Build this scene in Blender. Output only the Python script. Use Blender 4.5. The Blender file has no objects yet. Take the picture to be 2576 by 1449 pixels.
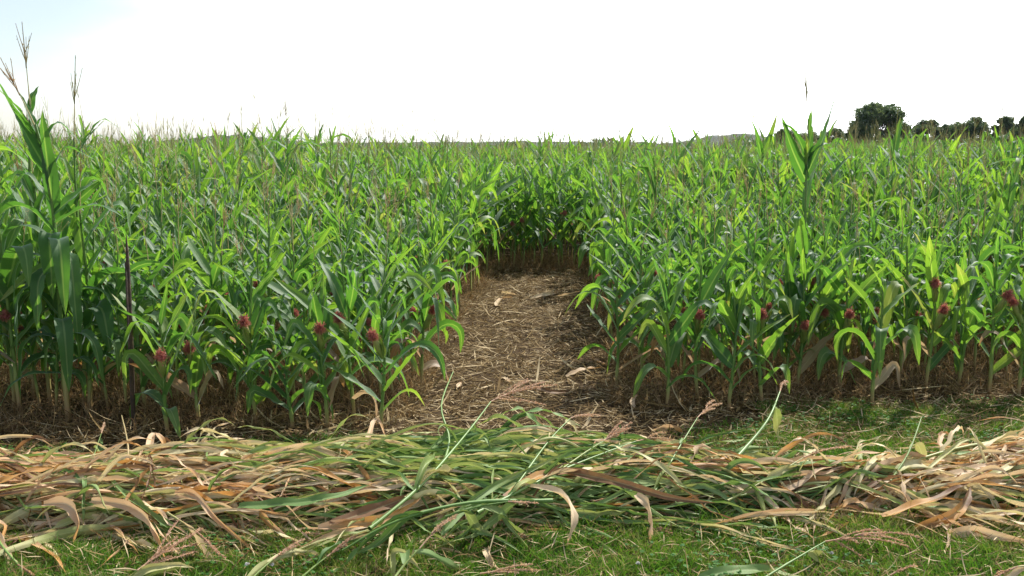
import bpy, math
import numpy as np
from mathutils import Vector

rng = np.random.default_rng(11)
PI = math.pi
scene = bpy.context.scene
col = scene.collection

# ------------------------------------------------------------------ camera, sky, sun, exposure
CAM_H = 1.70
F_PX, CX, CY, HOR = 2474.0, 1288.0, 724.5, 372.0      # photograph at 2576 px width
PITCH = math.atan((CY - HOR) / F_PX)
cam_d = bpy.data.cameras.new("camera")
cam_d.sensor_width = 36.0
cam_d.lens = 36.0 * F_PX / 2576.0
cam_d.clip_start = 0.05
cam_d.clip_end = 6000.0
cam = bpy.data.objects.new("camera", cam_d)
cam.location = (0, 0, CAM_H)
cam.rotation_euler = (PI / 2 - PITCH, 0, 0)
col.objects.link(cam)
scene.camera = cam

SUN_AZ = math.radians(33.0)      # to the right of straight ahead (+Y)
SUN_EL = math.radians(47.0)
sun_dir = Vector((math.sin(SUN_AZ) * math.cos(SUN_EL), math.cos(SUN_AZ) * math.cos(SUN_EL), math.sin(SUN_EL)))
sd = bpy.data.lights.new("sun", "SUN")
sd.energy = 3.5
sd.angle = math.radians(0.6)
sd.color = (1.0, 0.95, 0.86)
so = bpy.data.objects.new("sun", sd)
so.rotation_euler = sun_dir.to_track_quat('Z', 'Y').to_euler()
so.location = (10, 10, 30)
col.objects.link(so)

world = bpy.data.worlds.new("World")
scene.world = world
world.use_nodes = True
wt = world.node_tree
wt.nodes.clear()


def wn(t, **k):
    n = wt.nodes.new(t)
    for a, b in k.items():
        setattr(n, a, b)
    return n


w_out = wn("ShaderNodeOutputWorld")
w_bg = wn("ShaderNodeBackground")
w_sky = wn("ShaderNodeTexSky")
w_sky.sky_type = 'NISHITA'
w_sky.sun_disc = False
w_sky.sun_elevation = SUN_EL
w_sky.sun_rotation = SUN_AZ
w_sky.altitude = 200
w_sky.air_density = 1.0
w_sky.dust_density = 1.0
w_bg.inputs["Strength"].default_value = 0.145
w_tc = wn("ShaderNodeTexCoord")
# cloud sheet: bright towards the sun, thinner at the left of the view, duller behind the camera
w_map = wn("ShaderNodeMapping")
w_map.inputs["Scale"].default_value = (1.6, 1.6, 5.5)
w_noise = wn("ShaderNodeTexNoise")
w_noise.inputs["Scale"].default_value = 1.7
w_noise.inputs["Detail"].default_value = 7
w_noise.inputs["Roughness"].default_value = 0.52
wt.links.new(w_tc.outputs["Generated"], w_map.inputs["Vector"])
wt.links.new(w_map.outputs[0], w_noise.inputs["Vector"])
w_dot = wn("ShaderNodeVectorMath", operation='DOT_PRODUCT')
w_dot.inputs[1].default_value = Vector((0.62, 0.78, 0.10)).normalized()
wt.links.new(w_tc.outputs["Generated"], w_dot.inputs[0])
w_add = wn("ShaderNodeMath", operation='MULTIPLY_ADD')      # noise*0.55 + dot
w_add.inputs[1].default_value = 0.60
wt.links.new(w_noise.outputs["Fac"], w_add.inputs[0])
wt.links.new(w_dot.outputs["Value"], w_add.inputs[2])
w_cov = wn("ShaderNodeMapRange", interpolation_type='SMOOTHSTEP')
w_cov.inputs["From Min"].default_value = 0.56
w_cov.inputs["From Max"].default_value = 1.28
wt.links.new(w_add.outputs[0], w_cov.inputs["Value"])
w_sdot = wn("ShaderNodeVectorMath", operation='DOT_PRODUCT')
w_sdot.inputs[1].default_value = sun_dir
wt.links.new(w_tc.outputs["Generated"], w_sdot.inputs[0])
w_br = wn("ShaderNodeMapRange")
w_br.inputs["From Min"].default_value = -0.4
w_br.inputs["From Max"].default_value = 0.9
w_br.inputs["To Min"].default_value = 10.0
w_br.inputs["To Max"].default_value = 14.5
wt.links.new(w_sdot.outputs["Value"], w_br.inputs["Value"])
w_cc = wn("ShaderNodeVectorMath", operation='SCALE')
w_cc.inputs[0].default_value = (0.985, 0.995, 1.0)
wt.links.new(w_br.outputs[0], w_cc.inputs["Scale"])
w_mix = wn("ShaderNodeMix", data_type='RGBA')
w_pow = wn("ShaderNodeMath", operation='POWER')
w_pow.inputs[1].default_value = 2.6
wt.links.new(w_cov.outputs[0], w_pow.inputs[0])
wt.links.new(w_pow.outputs[0], w_mix.inputs["Factor"])
w_thin = wn("ShaderNodeVectorMath", operation='SCALE')
w_thin.inputs["Scale"].default_value = 0.58
wt.links.new(w_sky.outputs[0], w_thin.inputs[0])
w_veil = wn("ShaderNodeMix", data_type='RGBA')      # thin high haze in front of the blue
w_veil.inputs["Factor"].default_value = 0.35
w_veil.inputs["B"].default_value = (3.3, 3.4, 3.5, 1)
wt.links.new(w_thin.outputs[0], w_veil.inputs["A"])
wt.links.new(w_veil.outputs["Result"], w_mix.inputs["A"])
wt.links.new(w_cc.outputs[0], w_mix.inputs["B"])
wt.links.new(w_mix.outputs["Result"], w_bg.inputs["Color"])
wt.links.new(w_bg.outputs[0], w_out.inputs[0])

scene.view_settings.view_transform = 'Standard'
scene.view_settings.look = 'None'
scene.view_settings.exposure = 1.0
scene.view_settings.gamma = 1.0
scene.render.engine = 'CYCLES'
scene.cycles.max_bounces = 8
scene.cycles.diffuse_bounces = 4
scene.cycles.transmission_bounces = 6
scene.cycles.transparent_max_bounces = 6
scene.cycles.use_denoising = True

# ------------------------------------------------------------------ picture -> place helpers
cp, sp_ = math.cos(PITCH), math.sin(PITCH)


def ray(px, py):
    a, b = (px - CX) / F_PX, (CY - py) / F_PX
    return np.array([a, cp + b * sp_, -sp_ + b * cp])


def on_z(px, py, z=0.0):
    d = ray(px, py)
    s = (z - CAM_H) / d[2]
    return np.array([d[0] * s, d[1] * s, z])


def on_y(px, py, y):
    d = ray(px, py)
    s = y / d[1]
    return np.array([d[0] * s, y, CAM_H + d[2] * s])


def smooth(x):
    x = np.clip(x, 0, 1)
    return x * x * (3 - 2 * x)


# field edge, path and windrow in plan
def edge(x):
    return 6.12 + 0.165 * x


def path_l(y):
    return np.interp(y, [5.5, 6.7, 8.8, 11.0, 13.5], [-0.72, -0.62, -0.60, -0.42, -0.25])


def path_r(y):
    return np.interp(y, [5.5, 6.7, 8.8, 11.0, 13.5], [0.66, 0.72, 0.86, 0.92, 0.94])


PATH_END = 13.5
_hx = [-4.5, -3.2, -2.4, -1.0, 0.0, 0.6, 1.4, 2.0, 2.7, 3.6, 4.6]
_hyc = [4.52, 4.53, 4.55, 4.66, 4.80, 4.76, 4.62, 4.65, 4.80, 4.88, 4.95]
_hhw = [0.42, 0.42, 0.43, 0.50, 0.62, 0.50, 0.22, 0.30, 0.45, 0.46, 0.46]
_hhh = [0.16, 0.16, 0.16, 0.17, 0.18, 0.16, 0.11, 0.12, 0.15, 0.15, 0.14]
ZS = 0.72        # windrow heights read from the photograph are scaled by this


def heap(x, y):
    yc, hw, hh = np.interp(x, _hx, _hyc), np.interp(x, _hx, _hhw), np.interp(x, _hx, _hhh)
    s = np.clip(np.abs((y - yc) / hw), 0, 1)
    return hh * (1 - s ** 2.2) ** 0.75 * (0.9 + 0.12 * np.sin(3.1 * x + 5 * y) + 0.1 * np.sin(7.3 * x - 3.7 * y))


# ------------------------------------------------------------------ mesh accumulator
class Acc:
    def __init__(self):
        self.v, self.f, self.uv, self.dry, self.mi, self.n = [], [], [], [], [], 0

    def add(self, V, Fq, uv=None, dry=0.0, mi=0):
        V = np.asarray(V, float).reshape(-1, 3)
        Fq = np.asarray(Fq, np.int64).reshape(-1, 4)
        self.v.append(V)
        self.f.append(Fq + self.n)
        self.uv.append(np.zeros((len(V), 2)) if uv is None else np.asarray(uv, float).reshape(-1, 2))
        self.dry.append(np.broadcast_to(np.asarray(dry, float), (len(V),)).astype(float))
        self.mi.append(np.full(len(Fq), mi, np.int32))
        self.n += len(V)

    def arrays(self):
        return (np.concatenate(self.v), np.concatenate(self.f), np.concatenate(self.uv),
                np.concatenate(self.dry), np.concatenate(self.mi))

    def mesh(self, name, mats):
        return mesh_from(name, mats, *self.arrays())


def mesh_from(name, mats, V, Fq, UV, D, MI, smooth_shade=True):
    me = bpy.data.meshes.new(name)
    nf = len(Fq)
    me.vertices.add(len(V))
    me.vertices.foreach_set("co", V.astype(np.float32).ravel())
    me.loops.add(nf * 4)
    li = Fq.astype(np.int32).ravel()
    me.loops.foreach_set("vertex_index", li)
    me.polygons.add(nf)
    me.polygons.foreach_set("loop_start", np.arange(0, nf * 4, 4, dtype=np.int32))
    me.polygons.foreach_set("material_index", MI.astype(np.int32))
    me.update(calc_edges=True)
    me.polygons.foreach_set("use_smooth", np.full(nf, smooth_shade, dtype=bool))
    uvl = me.uv_layers.new(name="UVMap")
    uvl.data.foreach_set("uv", UV[li].astype(np.float32).ravel())
    at = me.attributes.new("dry", 'FLOAT', 'POINT')
    at.data.foreach_set("value", D.astype(np.float32))
    for m in mats:
        me.materials.append(m)
    me.update()
    return me


def put(name, acc, mats, parent=None, loc=(0, 0, 0), mesh=None):
    me = mesh if mesh is not None else acc.mesh(name, mats)
    o = bpy.data.objects.new(name, me)
    o.location = loc
    if parent is not None:
        o.parent = parent
    col.objects.link(o)
    return o


def root(name, label, cat, loc, group=None, rz=0.0):
    o = bpy.data.objects.new(name, None)
    o.empty_display_size = 0.1
    o.location = loc
    o.rotation_euler = (0, 0, rz)
    tag(o, label, cat, group)
    col.objects.link(o)
    return o


def tag(o, label=None, cat=None, group=None, kind=None):
    if label:
        o["label"] = label
    if cat:
        o["category"] = cat
    if group:
        o["group"] = group
    if kind:
        o["kind"] = kind
    return o


def copy_tree(o, parent=None):
    c = o.copy()
    col.objects.link(c)
    if parent is not None:
        c.parent = parent
    for ch in o.children:
        copy_tree(ch, c)
    return c


# ------------------------------------------------------------------ geometry builders
def A(x, n):
    return np.broadcast_to(np.asarray(x, float), (n,)).astype(float)


def blade_lines(p0, phi, th0, th1, L, K=10, tb=0.45, sh=0.7, drift=0.0):
    """centre lines of n arching blades -> P, S, N arrays (n,K,3) and t"""
    p0 = np.asarray(p0, float).reshape(-1, 3)
    n = len(p0)
    phi, th0, th1, L, tb, sh, drift = (A(q, n)[:, None] for q in (phi, th0, th1, L, tb, sh, drift))
    t = np.linspace(0, 1, K)[None, :]
    s = smooth((t - tb + sh / 2) / sh)
    th = th0 + (th1 - th0) * s
    ph = phi + drift * t
    T = np.stack([np.cos(th) * np.cos(ph), np.cos(th) * np.sin(ph), np.sin(th)], -1)
    N = np.stack([-np.sin(th) * np.cos(ph), -np.sin(th) * np.sin(ph), np.cos(th)], -1)
    S = np.stack([-np.sin(ph), np.cos(ph), np.zeros_like(ph)], -1)
    step = 0.5 * (T[:, 1:] + T[:, :-1]) * (L / (K - 1))[..., None]
    P = np.concatenate([np.zeros((n, 1, 3)), np.cumsum(step, 1)], 1) + p0[:, None, :]
    return P, S, N, t


def prof_leaf(t):
    return (0.5 + 0.5 * np.sin(np.pi / 2 * np.clip(t / 0.33, 0, 1))) * np.clip(1 - t ** 2.3, 0, 1) ** 0.85 + 0.012


def prof_grass(t):
    return np.clip(1 - t ** 1.6, 0, 1) * 0.98 + 0.02


def prof_flat(t):
    return np.clip(1 - np.abs(2 * t - 1) ** 4, 0, 1) * 0.85 + 0.15


def blades(acc, P, S, N, t, W, C=3, fold=0.25, ripple=0.0, twist0=0.0, twist1=0.0, prof=prof_leaf, dry=0.0, mi=0, seed=None):
    n, K = P.shape[:2]
    r = rng
    fold, ripple, twist0, twist1, W, dry = (A(q, n)[:, None] for q in (fold, ripple, twist0, twist1, W, dry))
    tw = twist0 + (twist1 - twist0) * t
    c, s = np.cos(tw)[..., None], np.sin(tw)[..., None]
    S2, N2 = S * c + N * s, N * c - S * s
    w = W * prof(t)
    u = np.linspace(-1, 1, C)
    f1 = r.uniform(14, 30, (n, 1))
    p1, p2 = r.uniform(0, 6.28, (n, 1)), r.uniform(0, 6.28, (n, 1))
    out = np.empty((n, K, C, 3))
    env = np.sin(np.pi * np.clip(t, 0, 1)) ** 0.6
    for j, uu in enumerate(u):
        ph = p1 if uu < 0 else p2
        rip = ripple * env * np.sin(f1 * t + ph) * uu * uu
        out[:, :, j] = P + S2 * (w * uu * np.cos(fold))[..., None] + N2 * (w * abs(uu) * np.sin(fold) + rip)[..., None]
    uv = np.empty((n, K, C, 2))
    uv[..., 0] = (u * 0.5 + 0.5)[None, None, :]
    uv[..., 1] = np.broadcast_to(t, (n, K))[..., None]
    idx = np.arange(n * K * C).reshape(n, K, C)
    Fq = np.stack([idx[:, :-1, :-1], idx[:, :-1, 1:], idx[:, 1:, 1:], idx[:, 1:, :-1]], -1).reshape(-1, 4)
    acc.add(out, Fq, uv, np.repeat(np.broadcast_to(dry, (n, 1))[:, 0], K * C), mi)


def tube(acc, P, R, sides=6, dry=0.0, mi=0, vscale=1.0, cap=False):
    P = np.asarray(P, float)
    K = len(P)
    R = A(R, K)
    T = np.gradient(P, axis=0)
    T /= np.linalg.norm(T, axis=1, keepdims=True) + 1e-12
    ref = np.array([0, 0, 1.0]) if abs(T[0, 2]) < 0.8 else np.array([1.0, 0, 0])
    Sx = np.cross(T, ref)
    Sx /= np.linalg.norm(Sx, axis=1, keepdims=True) + 1e-12
    Sy = np.cross(T, Sx)
    a = np.linspace(0, 2 * PI, sides, endpoint=False)
    V = P[:, None] + R[:, None, None] * (np.cos(a)[None, :, None] * Sx[:, None] + np.sin(a)[None, :, None] * Sy[:, None])
    uv = np.empty((K, sides, 2))
    uv[..., 0] = a / (2 * PI)
    uv[..., 1] = (np.linspace(0, 1, K) * vscale)[:, None]
    idx = np.arange(K * sides).reshape(K, sides)
    nx = np.roll(idx, -1, axis=1)
    Fq = np.stack([idx[:-1], nx[:-1], nx[1:], idx[1:]], -1).reshape(-1, 4)
    acc.add(V, Fq, uv, dry if np.ndim(dry) == 0 else np.repeat(dry, sides), mi)
    if cap:
        for row in (idx[0], idx[-1]):
            for k in range(1, sides - 1, 2):
                q = [row[0], row[k], row[k + 1], row[min(k + 2, sides - 1)]]
                if len(set(q)) == 4:
                    acc.f.append(np.array([q]) + acc.n - K * sides)
                    acc.mi.append(np.array([mi], np.int32))


def spikelets(acc, C, D, ln, wd, dry=0.0, mi=0):
    """small diamonds: centres C, directions D (n,3)"""
    n = len(C)
    D = D / (np.linalg.norm(D, axis=1, keepdims=True) + 1e-9)
    rnd = rng.normal(size=(n, 3))
    S = np.cross(D, rnd)
    S /= np.linalg.norm(S, axis=1, keepdims=True) + 1e-9
    ln, wd = A(ln, n)[:, None], A(wd, n)[:, None]
    V = np.stack([C, C + D * ln * .5 + S * wd, C + D * ln, C + D * ln * .5 - S * wd], 1)
    idx = np.arange(n * 4).reshape(n, 4)
    acc.add(V, idx, np.tile(np.array([[0, 0], [0, .5], [1, 1], [1, .5]]), (n, 1)), dry, mi)


def tassel(acc, base, direc, size=0.26, nb=8, det=1, dry=0.0, spread=0.55, droop=0.0, thick=1.0, mi=0):
    """central spike and side branches of a corn tassel; det 0 = ribbons, 1 = tubes, 2 = with spikelets"""
    base = np.asarray(base, float)
    d = np.asarray(direc, float)
    d = d / np.linalg.norm(d)
    a = np.cross(d, [0.31, 0.2, 0.93])
    a /= np.linalg.norm(a)
    b = np.cross(d, a)
    br = [(base, d, size * rng.uniform(0.95, 1.1))]
    for k in range(nb):
        q = rng.uniform(0, 0.36)
        az = k * 2.4 + rng.uniform(-.5, .5)
        op = spread * rng.uniform(0.45, 1.15)
        dd = d * math.cos(op) + (a * math.cos(az) + b * math.sin(az)) * math.sin(op)
        br.append((base + d * size * q, dd, size * rng.uniform(0.45, 0.72)))
    K = 4 if det == 0 else 6
    for i, (p, dd, L) in enumerate(br):
        t = np.linspace(0, 1, K)[:, None]
        bend = np.array([0, 0, -1.0]) * droop * L * t ** 2 + (d - dd) * L * 0.18 * t ** 2 * (i > 0)
        P = p + dd * L * t + bend
        R = (0.0026 if i == 0 else 0.0019) * thick * (1 - 0.55 * t[:, 0])
        tube(acc, P, R, 3 if det < 2 else 4, dry, mi)
        if det >= 1:
            m = int(L / (0.008 if det == 2 else 0.022)) * (4 if det == 2 else 1)
            tt = rng.uniform(0.12, 1, m)
            C = np.stack([np.interp(tt, t[:, 0], P[:, j]) for j in range(3)], 1)
            out = rng.normal(size=(m, 3))
            D = dd * 1.0 + out * (0.46 if det == 2 else .33)
            spikelets(acc, C, D, rng.uniform(.009, .014, m) * (1 if det == 2 else 1.1), .0024 * (1 if det == 2 else .8) * thick ** .5, dry, mi)


# ------------------------------------------------------------------ materials
def new_mat(name):
    m = bpy.data.materials.new(name)
    m.use_nodes = True
    nt = m.node_tree
    nt.nodes.clear()
    return m, nt, nt.nodes, nt.links


def ramp(nd, stops):
    r = nd.new("ShaderNodeValToRGB")
    e = r.color_ramp.elements
    while len(e) < len(stops):
        e.new(0.5)
    for k, (p, c) in enumerate(stops):
        e[k].position = p
        e[k].color = (*c, 1)
    return r


def math_node(nd, lk, op, a, b=None, c=None, clamp=False):
    m = nd.new("ShaderNodeMath")
    m.operation = op
    m.use_clamp = clamp
    for k, v in enumerate((a, b, c)):
        if v is None:
            continue
        if isinstance(v, (int, float)):
            m.inputs[k].default_value = v
        else:
            lk.new(v, m.inputs[k])
    return m.outputs[0]


GREEN_DRY = [(0.0, (0.028, 0.095, 0.028)), (0.2, (0.066, 0.166, 0.042)), (0.36, (0.135, 0.240, 0.046)), (0.48, (0.270, 0.330, 0.085)),
             (0.60, (0.440, 0.390, 0.170)), (0.74, (0.500, 0.385, 0.235)), (0.87, (0.400, 0.275, 0.190)), (0.94, (0.420, 0.220, 0.075)), (1.0, (0.200, 0.110, 0.055))]


def leaf_material(name, trans=0.42, rough=0.42, island=0.10, spec=0.5, tipdry=0.1, stops=GREEN_DRY, midrib=True, nscale=9.0, tint=(1.9, 1.75, 0.55), namp=0.16, coat=0.0, veins=0.09, bloom=0.0):
    m, nt, nd, lk = new_mat(name)
    out = nd.new("ShaderNodeOutputMaterial")
    at = nd.new("ShaderNodeAttribute")
    at.attribute_name = "dry"
    geo = nd.new("ShaderNodeNewGeometry")
    obi = nd.new("ShaderNodeObjectInfo")
    uv = nd.new("ShaderNodeUVMap")
    sep = nd.new("ShaderNodeSeparateXYZ")
    lk.new(uv.outputs[0], sep.inputs[0])
    noi = nd.new("ShaderNodeTexNoise")
    noi.inputs["Scale"].default_value = nscale
    noi.inputs["Detail"].default_value = 4
    lk.new(geo.outputs["Position"], noi.inputs["Vector"])
    d = math_node(nd, lk, 'MULTIPLY_ADD', geo.outputs["Random Per Island"], island, at.outputs["Fac"])
    d = math_node(nd, lk, 'MULTIPLY_ADD', obi.outputs["Random"], 0.05, d)
    d = math_node(nd, lk, 'MULTIPLY_ADD', math_node(nd, lk, 'SUBTRACT', noi.outputs["Fac"], 0.5), namp, d)
    tip = math_node(nd, lk, 'POWER', sep.outputs["Y"], 3.0)
    d = math_node(nd, lk, 'MULTIPLY_ADD', tip, tipdry, d, clamp=True)
    r = ramp(nd, stops)
    lk.new(d, r.inputs[0])
    colr = r.outputs[0]
    if midrib:
        # pale midrib and fine parallel veins across the blade
        dist = math_node(nd, lk, 'ABSOLUTE', math_node(nd, lk, 'SUBTRACT', sep.outputs["X"], 0.5))
        rib = nd.new("ShaderNodeMapRange")
        rib.inputs["From Min"].default_value = 0.075
        rib.inputs["From Max"].default_value = 0.03
        lk.new(dist, rib.inputs["Value"])
        ribf = math_node(nd, lk, 'MULTIPLY', rib.outputs[0], 0.55)
        mx = nd.new("ShaderNodeMix")
        mx.data_type = 'RGBA'
        mx.blend_type = 'SCREEN'
        lk.new(ribf, mx.inputs["Factor"])
        lk.new(colr, mx.inputs["A"])
        mx.inputs["B"].default_value = (0.20, 0.24, 0.12, 1)
        vein = math_node(nd, lk, 'SINE', math_node(nd, lk, 'MULTIPLY', sep.outputs["X"], 95.0))
        vf = math_node(nd, lk, 'MULTIPLY_ADD', vein, veins, 0.97)
        vm = nd.new("ShaderNodeVectorMath")
        vm.operation = 'SCALE'
        lk.new(mx.outputs["Result"], vm.inputs[0])
        lk.new(vf, vm.inputs["Scale"])
        colr = vm.outputs[0]
    pr = nd.new("ShaderNodeBsdfPrincipled")
    lk.new(colr, pr.inputs["Base Color"])
    pr.inputs["Roughness"].default_value = rough
    pr.inputs["Specular IOR Level"].default_value = spec
    pr.inputs["Coat Weight"].default_value = coat
    pr.inputs["Coat Roughness"].default_value = 0.6
    pr.inputs["Sheen Weight"].default_value = bloom
    pr.inputs["Sheen Roughness"].default_value = 0.45
    pr.inputs["Sheen Tint"].default_value = (0.82, 0.92, 1.0, 1)
    tr = nd.new("ShaderNodeBsdfTranslucent")
    tm = nd.new("ShaderNodeVectorMath")
    tm.operation = 'MULTIPLY'
    lk.new(colr, tm.inputs[0])
    mr = nd.new("ShaderNodeMapRange")
    mr.inputs["From Min"].default_value = 0.36
    mr.inputs["From Max"].default_value = 0.56
    lk.new(d, mr.inputs["Value"])
    mt = nd.new("ShaderNodeMix")
    mt.data_type = 'VECTOR'
    lk.new(mr.outputs[0], mt.inputs["Factor"])
    mt.inputs["A"].default_value = tint
    mt.inputs["B"].default_value = (1.1, 1.0, 0.8)
    lk.new(mt.outputs["Result"], tm.inputs[1])
    lk.new(tm.outputs[0], tr.inputs["Color"])
    ms = nd.new("ShaderNodeMixShader")
    ms.inputs[0].default_value = trans
    lk.new(pr.outputs[0], ms.inputs[1])
    lk.new(tr.outputs[0], ms.inputs[2])
    lk.new(ms.outputs[0], out.inputs[0])
    return m


M_LEAF = leaf_material("maize_leaf", tipdry=0.17, trans=0.48, tint=(1.90, 1.90, 0.60), coat=0.25, rough=0.55, spec=0.35, bloom=0.50)
CUT_DRY = [(0.0, (0.050, 0.130, 0.035)), (0.18, (0.115, 0.215, 0.065)), (0.34, (0.205, 0.310, 0.110)), (0.47, (0.370, 0.410, 0.150)),
           (0.60, (0.640, 0.580, 0.330)), (0.74, (0.720, 0.560, 0.370)), (0.86, (0.600, 0.405, 0.250)), (0.93, (0.560, 0.300, 0.095)), (1.0, (0.220, 0.125, 0.070))]
M_CUT = leaf_material("cut_maize_leaf", veins=0.16, stops=CUT_DRY, trans=0.30, rough=0.55, island=0.10, spec=0.18, tipdry=0.16, nscale=5.0, tint=(1.25, 1.15, .7), namp=0.30)
M_GRASS = leaf_material("grass_blade", trans=0.4, rough=0.6, island=0.22, spec=0.2, tipdry=0.12, midrib=False, nscale=2.2, tint=(1.5, 1.4, .6),
                        stops=[(0, (0.048, 0.138, 0.024)), (.3, (0.092, 0.212, 0.032)), (.5, (0.170, 0.255, 0.050)), (.7, (0.34, 0.32, 0.13)), (1, (0.36, 0.28, 0.16))], namp=.4)
M_CLOVER = leaf_material("clover_leaf", trans=0.3, rough=0.7, island=0.25, spec=0.2, tipdry=0.0, midrib=False, nscale=3.0, tint=(1.4, 1.4, .6),
                         stops=[(0, (0.022, 0.085, 0.018)), (.5, (0.045, 0.150, 0.025)), (1, (0.100, 0.210, 0.035))])
M_STRAW = leaf_material("dead_straw", trans=0.12, rough=0.8, island=0.9, spec=0.08, tipdry=0.0, midrib=False, nscale=2.0, tint=(1, .9, .7), namp=.3,
                        stops=[(0, (0.048, 0.030, 0.012)), (.4, (0.105, 0.066, 0.026)), (.68, (0.175, 0.115, 0.046)), (.88, (0.290, 0.205, 0.092)), (1, (0.52, 0.41, 0.25))])
M_UNDER = leaf_material("dead_grass", trans=0.3, rough=0.8, island=0.9, spec=0.08, tipdry=0.0, midrib=False, nscale=2.0, tint=(1.2, 1, .7), namp=.3,
                        stops=[(0, (0.135, 0.090, 0.050)), (.4, (0.225, 0.155, 0.085)), (.75, (0.33, 0.235, 0.130)), (1, (0.48, 0.37, 0.22))])
M_STALK = leaf_material("maize_stalk", trans=0.0, rough=0.45, island=0.05, spec=0.4, tipdry=0.0, midrib=False, nscale=14.0,
                        stops=[(0, (0.07, 0.17, 0.03)), (.3, (0.14, 0.24, 0.05)), (.5, (0.28, 0.33, 0.10)), (.75, (0.36, 0.24, 0.11)), (1, (0.14, 0.075, 0.045))])
M_TASSEL = leaf_material("tassel_straw", trans=0.42, rough=0.6, island=0.25, spec=0.3, tipdry=0.0, midrib=False, nscale=20.0, tint=(1.1, 1, .8),
                         stops=[(0, (0.32, 0.38, 0.15)), (.3, (0.50, 0.46, 0.25)), (.6, (0.60, 0.45, 0.30)), (1, (0.58, 0.38, 0.26))])
M_SILK = leaf_material("maize_silk", trans=0.4, rough=0.55, island=0.6, spec=0.3, tipdry=0.3, midrib=False, nscale=30.0, tint=(1.1, .9, .9),
                       stops=[(0, (0.38, 0.110, 0.115)), (.45, (0.50, 0.185, 0.165)), (.8, (0.42, 0.19, 0.13)), (1, (0.55, 0.33, 0.20))])
M_HUSK = leaf_material("ear_husk", trans=0.1, rough=0.5, island=0.12, spec=0.35, tipdry=0.1, midrib=False, nscale=10.0,
                       stops=[(0, (0.12, 0.24, 0.05)), (.5, (0.22, 0.32, 0.08)), (1, (0.38, 0.36, 0.14))])
M_TREE = leaf_material("tree_leaf", trans=0.4, rough=0.5, island=0.7, spec=0.4, tipdry=0.0, midrib=False, nscale=0.35, tint=(1.4, 1.4, .7),
                       stops=[(0, (0.018, 0.042, 0.014)), (.5, (0.072, 0.130, 0.056)), (1, (0.125, 0.180, 0.072))], namp=.4)


def simple_mat(name, c1, c2, scale=8.0, rough=0.8, bump=0.0, detail=6, metallic=0.0, coords="Object"):
    m, nt, nd, lk = new_mat(name)
    out = nd.new("ShaderNodeOutputMaterial")
    pr = nd.new("ShaderNodeBsdfPrincipled")
    tc = nd.new("ShaderNodeTexCoord")
    no = nd.new("ShaderNodeTexNoise")
    no.inputs["Scale"].default_value = scale
    no.inputs["Detail"].default_value = detail
    no.inputs["Roughness"].default_value = 0.65
    lk.new(tc.outputs[coords], no.inputs["Vector"])
    r = ramp(nd, [(0.3, c1), (0.7, c2)])
    lk.new(no.outputs["Fac"], r.inputs[0])
    lk.new(r.outputs[0], pr.inputs["Base Color"])
    pr.inputs["Roughness"].default_value = rough
    pr.inputs["Specular IOR Level"].default_value = 0.1 if rough > 0.9 else 0.4
    pr.inputs["Metallic"].default_value = metallic
    if bump:
        b = nd.new("ShaderNodeBump")
        b.inputs["Strength"].default_value = bump
        b.inputs["Distance"].default_value = 0.02
        lk.new(no.outputs["Fac"], b.inputs["Height"])
        lk.new(b.outputs[0], pr.inputs["Normal"])
    lk.new(pr.outputs[0], out.inputs[0])
    return m


M_SOIL = simple_mat("brown_soil", (0.030, 0.019, 0.010), (0.080, 0.050, 0.025), 16.0, 0.95, 0.8, 10)
M_STEEL = simple_mat("rusty_steel", (0.026, 0.021, 0.015), (0.095, 0.058, 0.034), 28.0, 0.75, 0.4, 8, 0.0)
M_BARK = simple_mat("tree_bark", (0.05, 0.04, 0.03), (0.12, 0.095, 0.07), 5.0, 0.9, 0.5)
M_HILL = simple_mat("wooded_hill", (0.010, 0.020, 0.010), (0.024, 0.040, 0.018), 0.05, 0.9, 0.0)
M_PETAL = simple_mat("white_petal", (0.6, 0.58, 0.55), (0.8, 0.78, 0.75), 90.0, 0.7)

# ------------------------------------------------------------------ terrain
def grid_mesh(name, xs, ys, zf, mat):
    X, Y = np.meshgrid(xs, ys)
    Z = zf(X, Y)
    V = np.stack([X, Y, Z], -1).reshape(-1, 3)
    ny, nx = X.shape
    idx = np.arange(nx * ny).reshape(ny, nx)
    Fq = np.stack([idx[:-1, :-1], idx[:-1, 1:], idx[1:, 1:], idx[1:, :-1]], -1).reshape(-1, 4)
    me = mesh_from(name, [mat], V, Fq, np.zeros((len(V), 2)), np.zeros(len(V)), np.zeros(len(Fq), np.int32))
    o = bpy.data.objects.new(name, me)
    col.objects.link(o)
    return o


def bump_ground(X, Y):
    near = np.clip(1 - np.hypot(X, Y - 6) / 16, 0, 1)
    return near * (0.012 * np.sin(5.1 * X + 1.3 * Y) * np.sin(3.7 * Y - 0.8 * X) + 0.010 * np.sin(11 * X + 3) * np.sin(9 * Y + X)) - 0.004


gx = np.unique(np.concatenate([np.linspace(-2500, -12, 40), np.linspace(-12, 12, 180), np.linspace(12, 2500, 40)]))
gy = np.unique(np.concatenate([np.linspace(-600, -1, 14), np.linspace(-1, 18, 150), np.linspace(18, 3500, 50)]))
g = grid_mesh("ground", gx, gy, bump_ground, M_SOIL)
tag(g, "brown soil littered with straw under the corn and the path", kind="structure")


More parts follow.
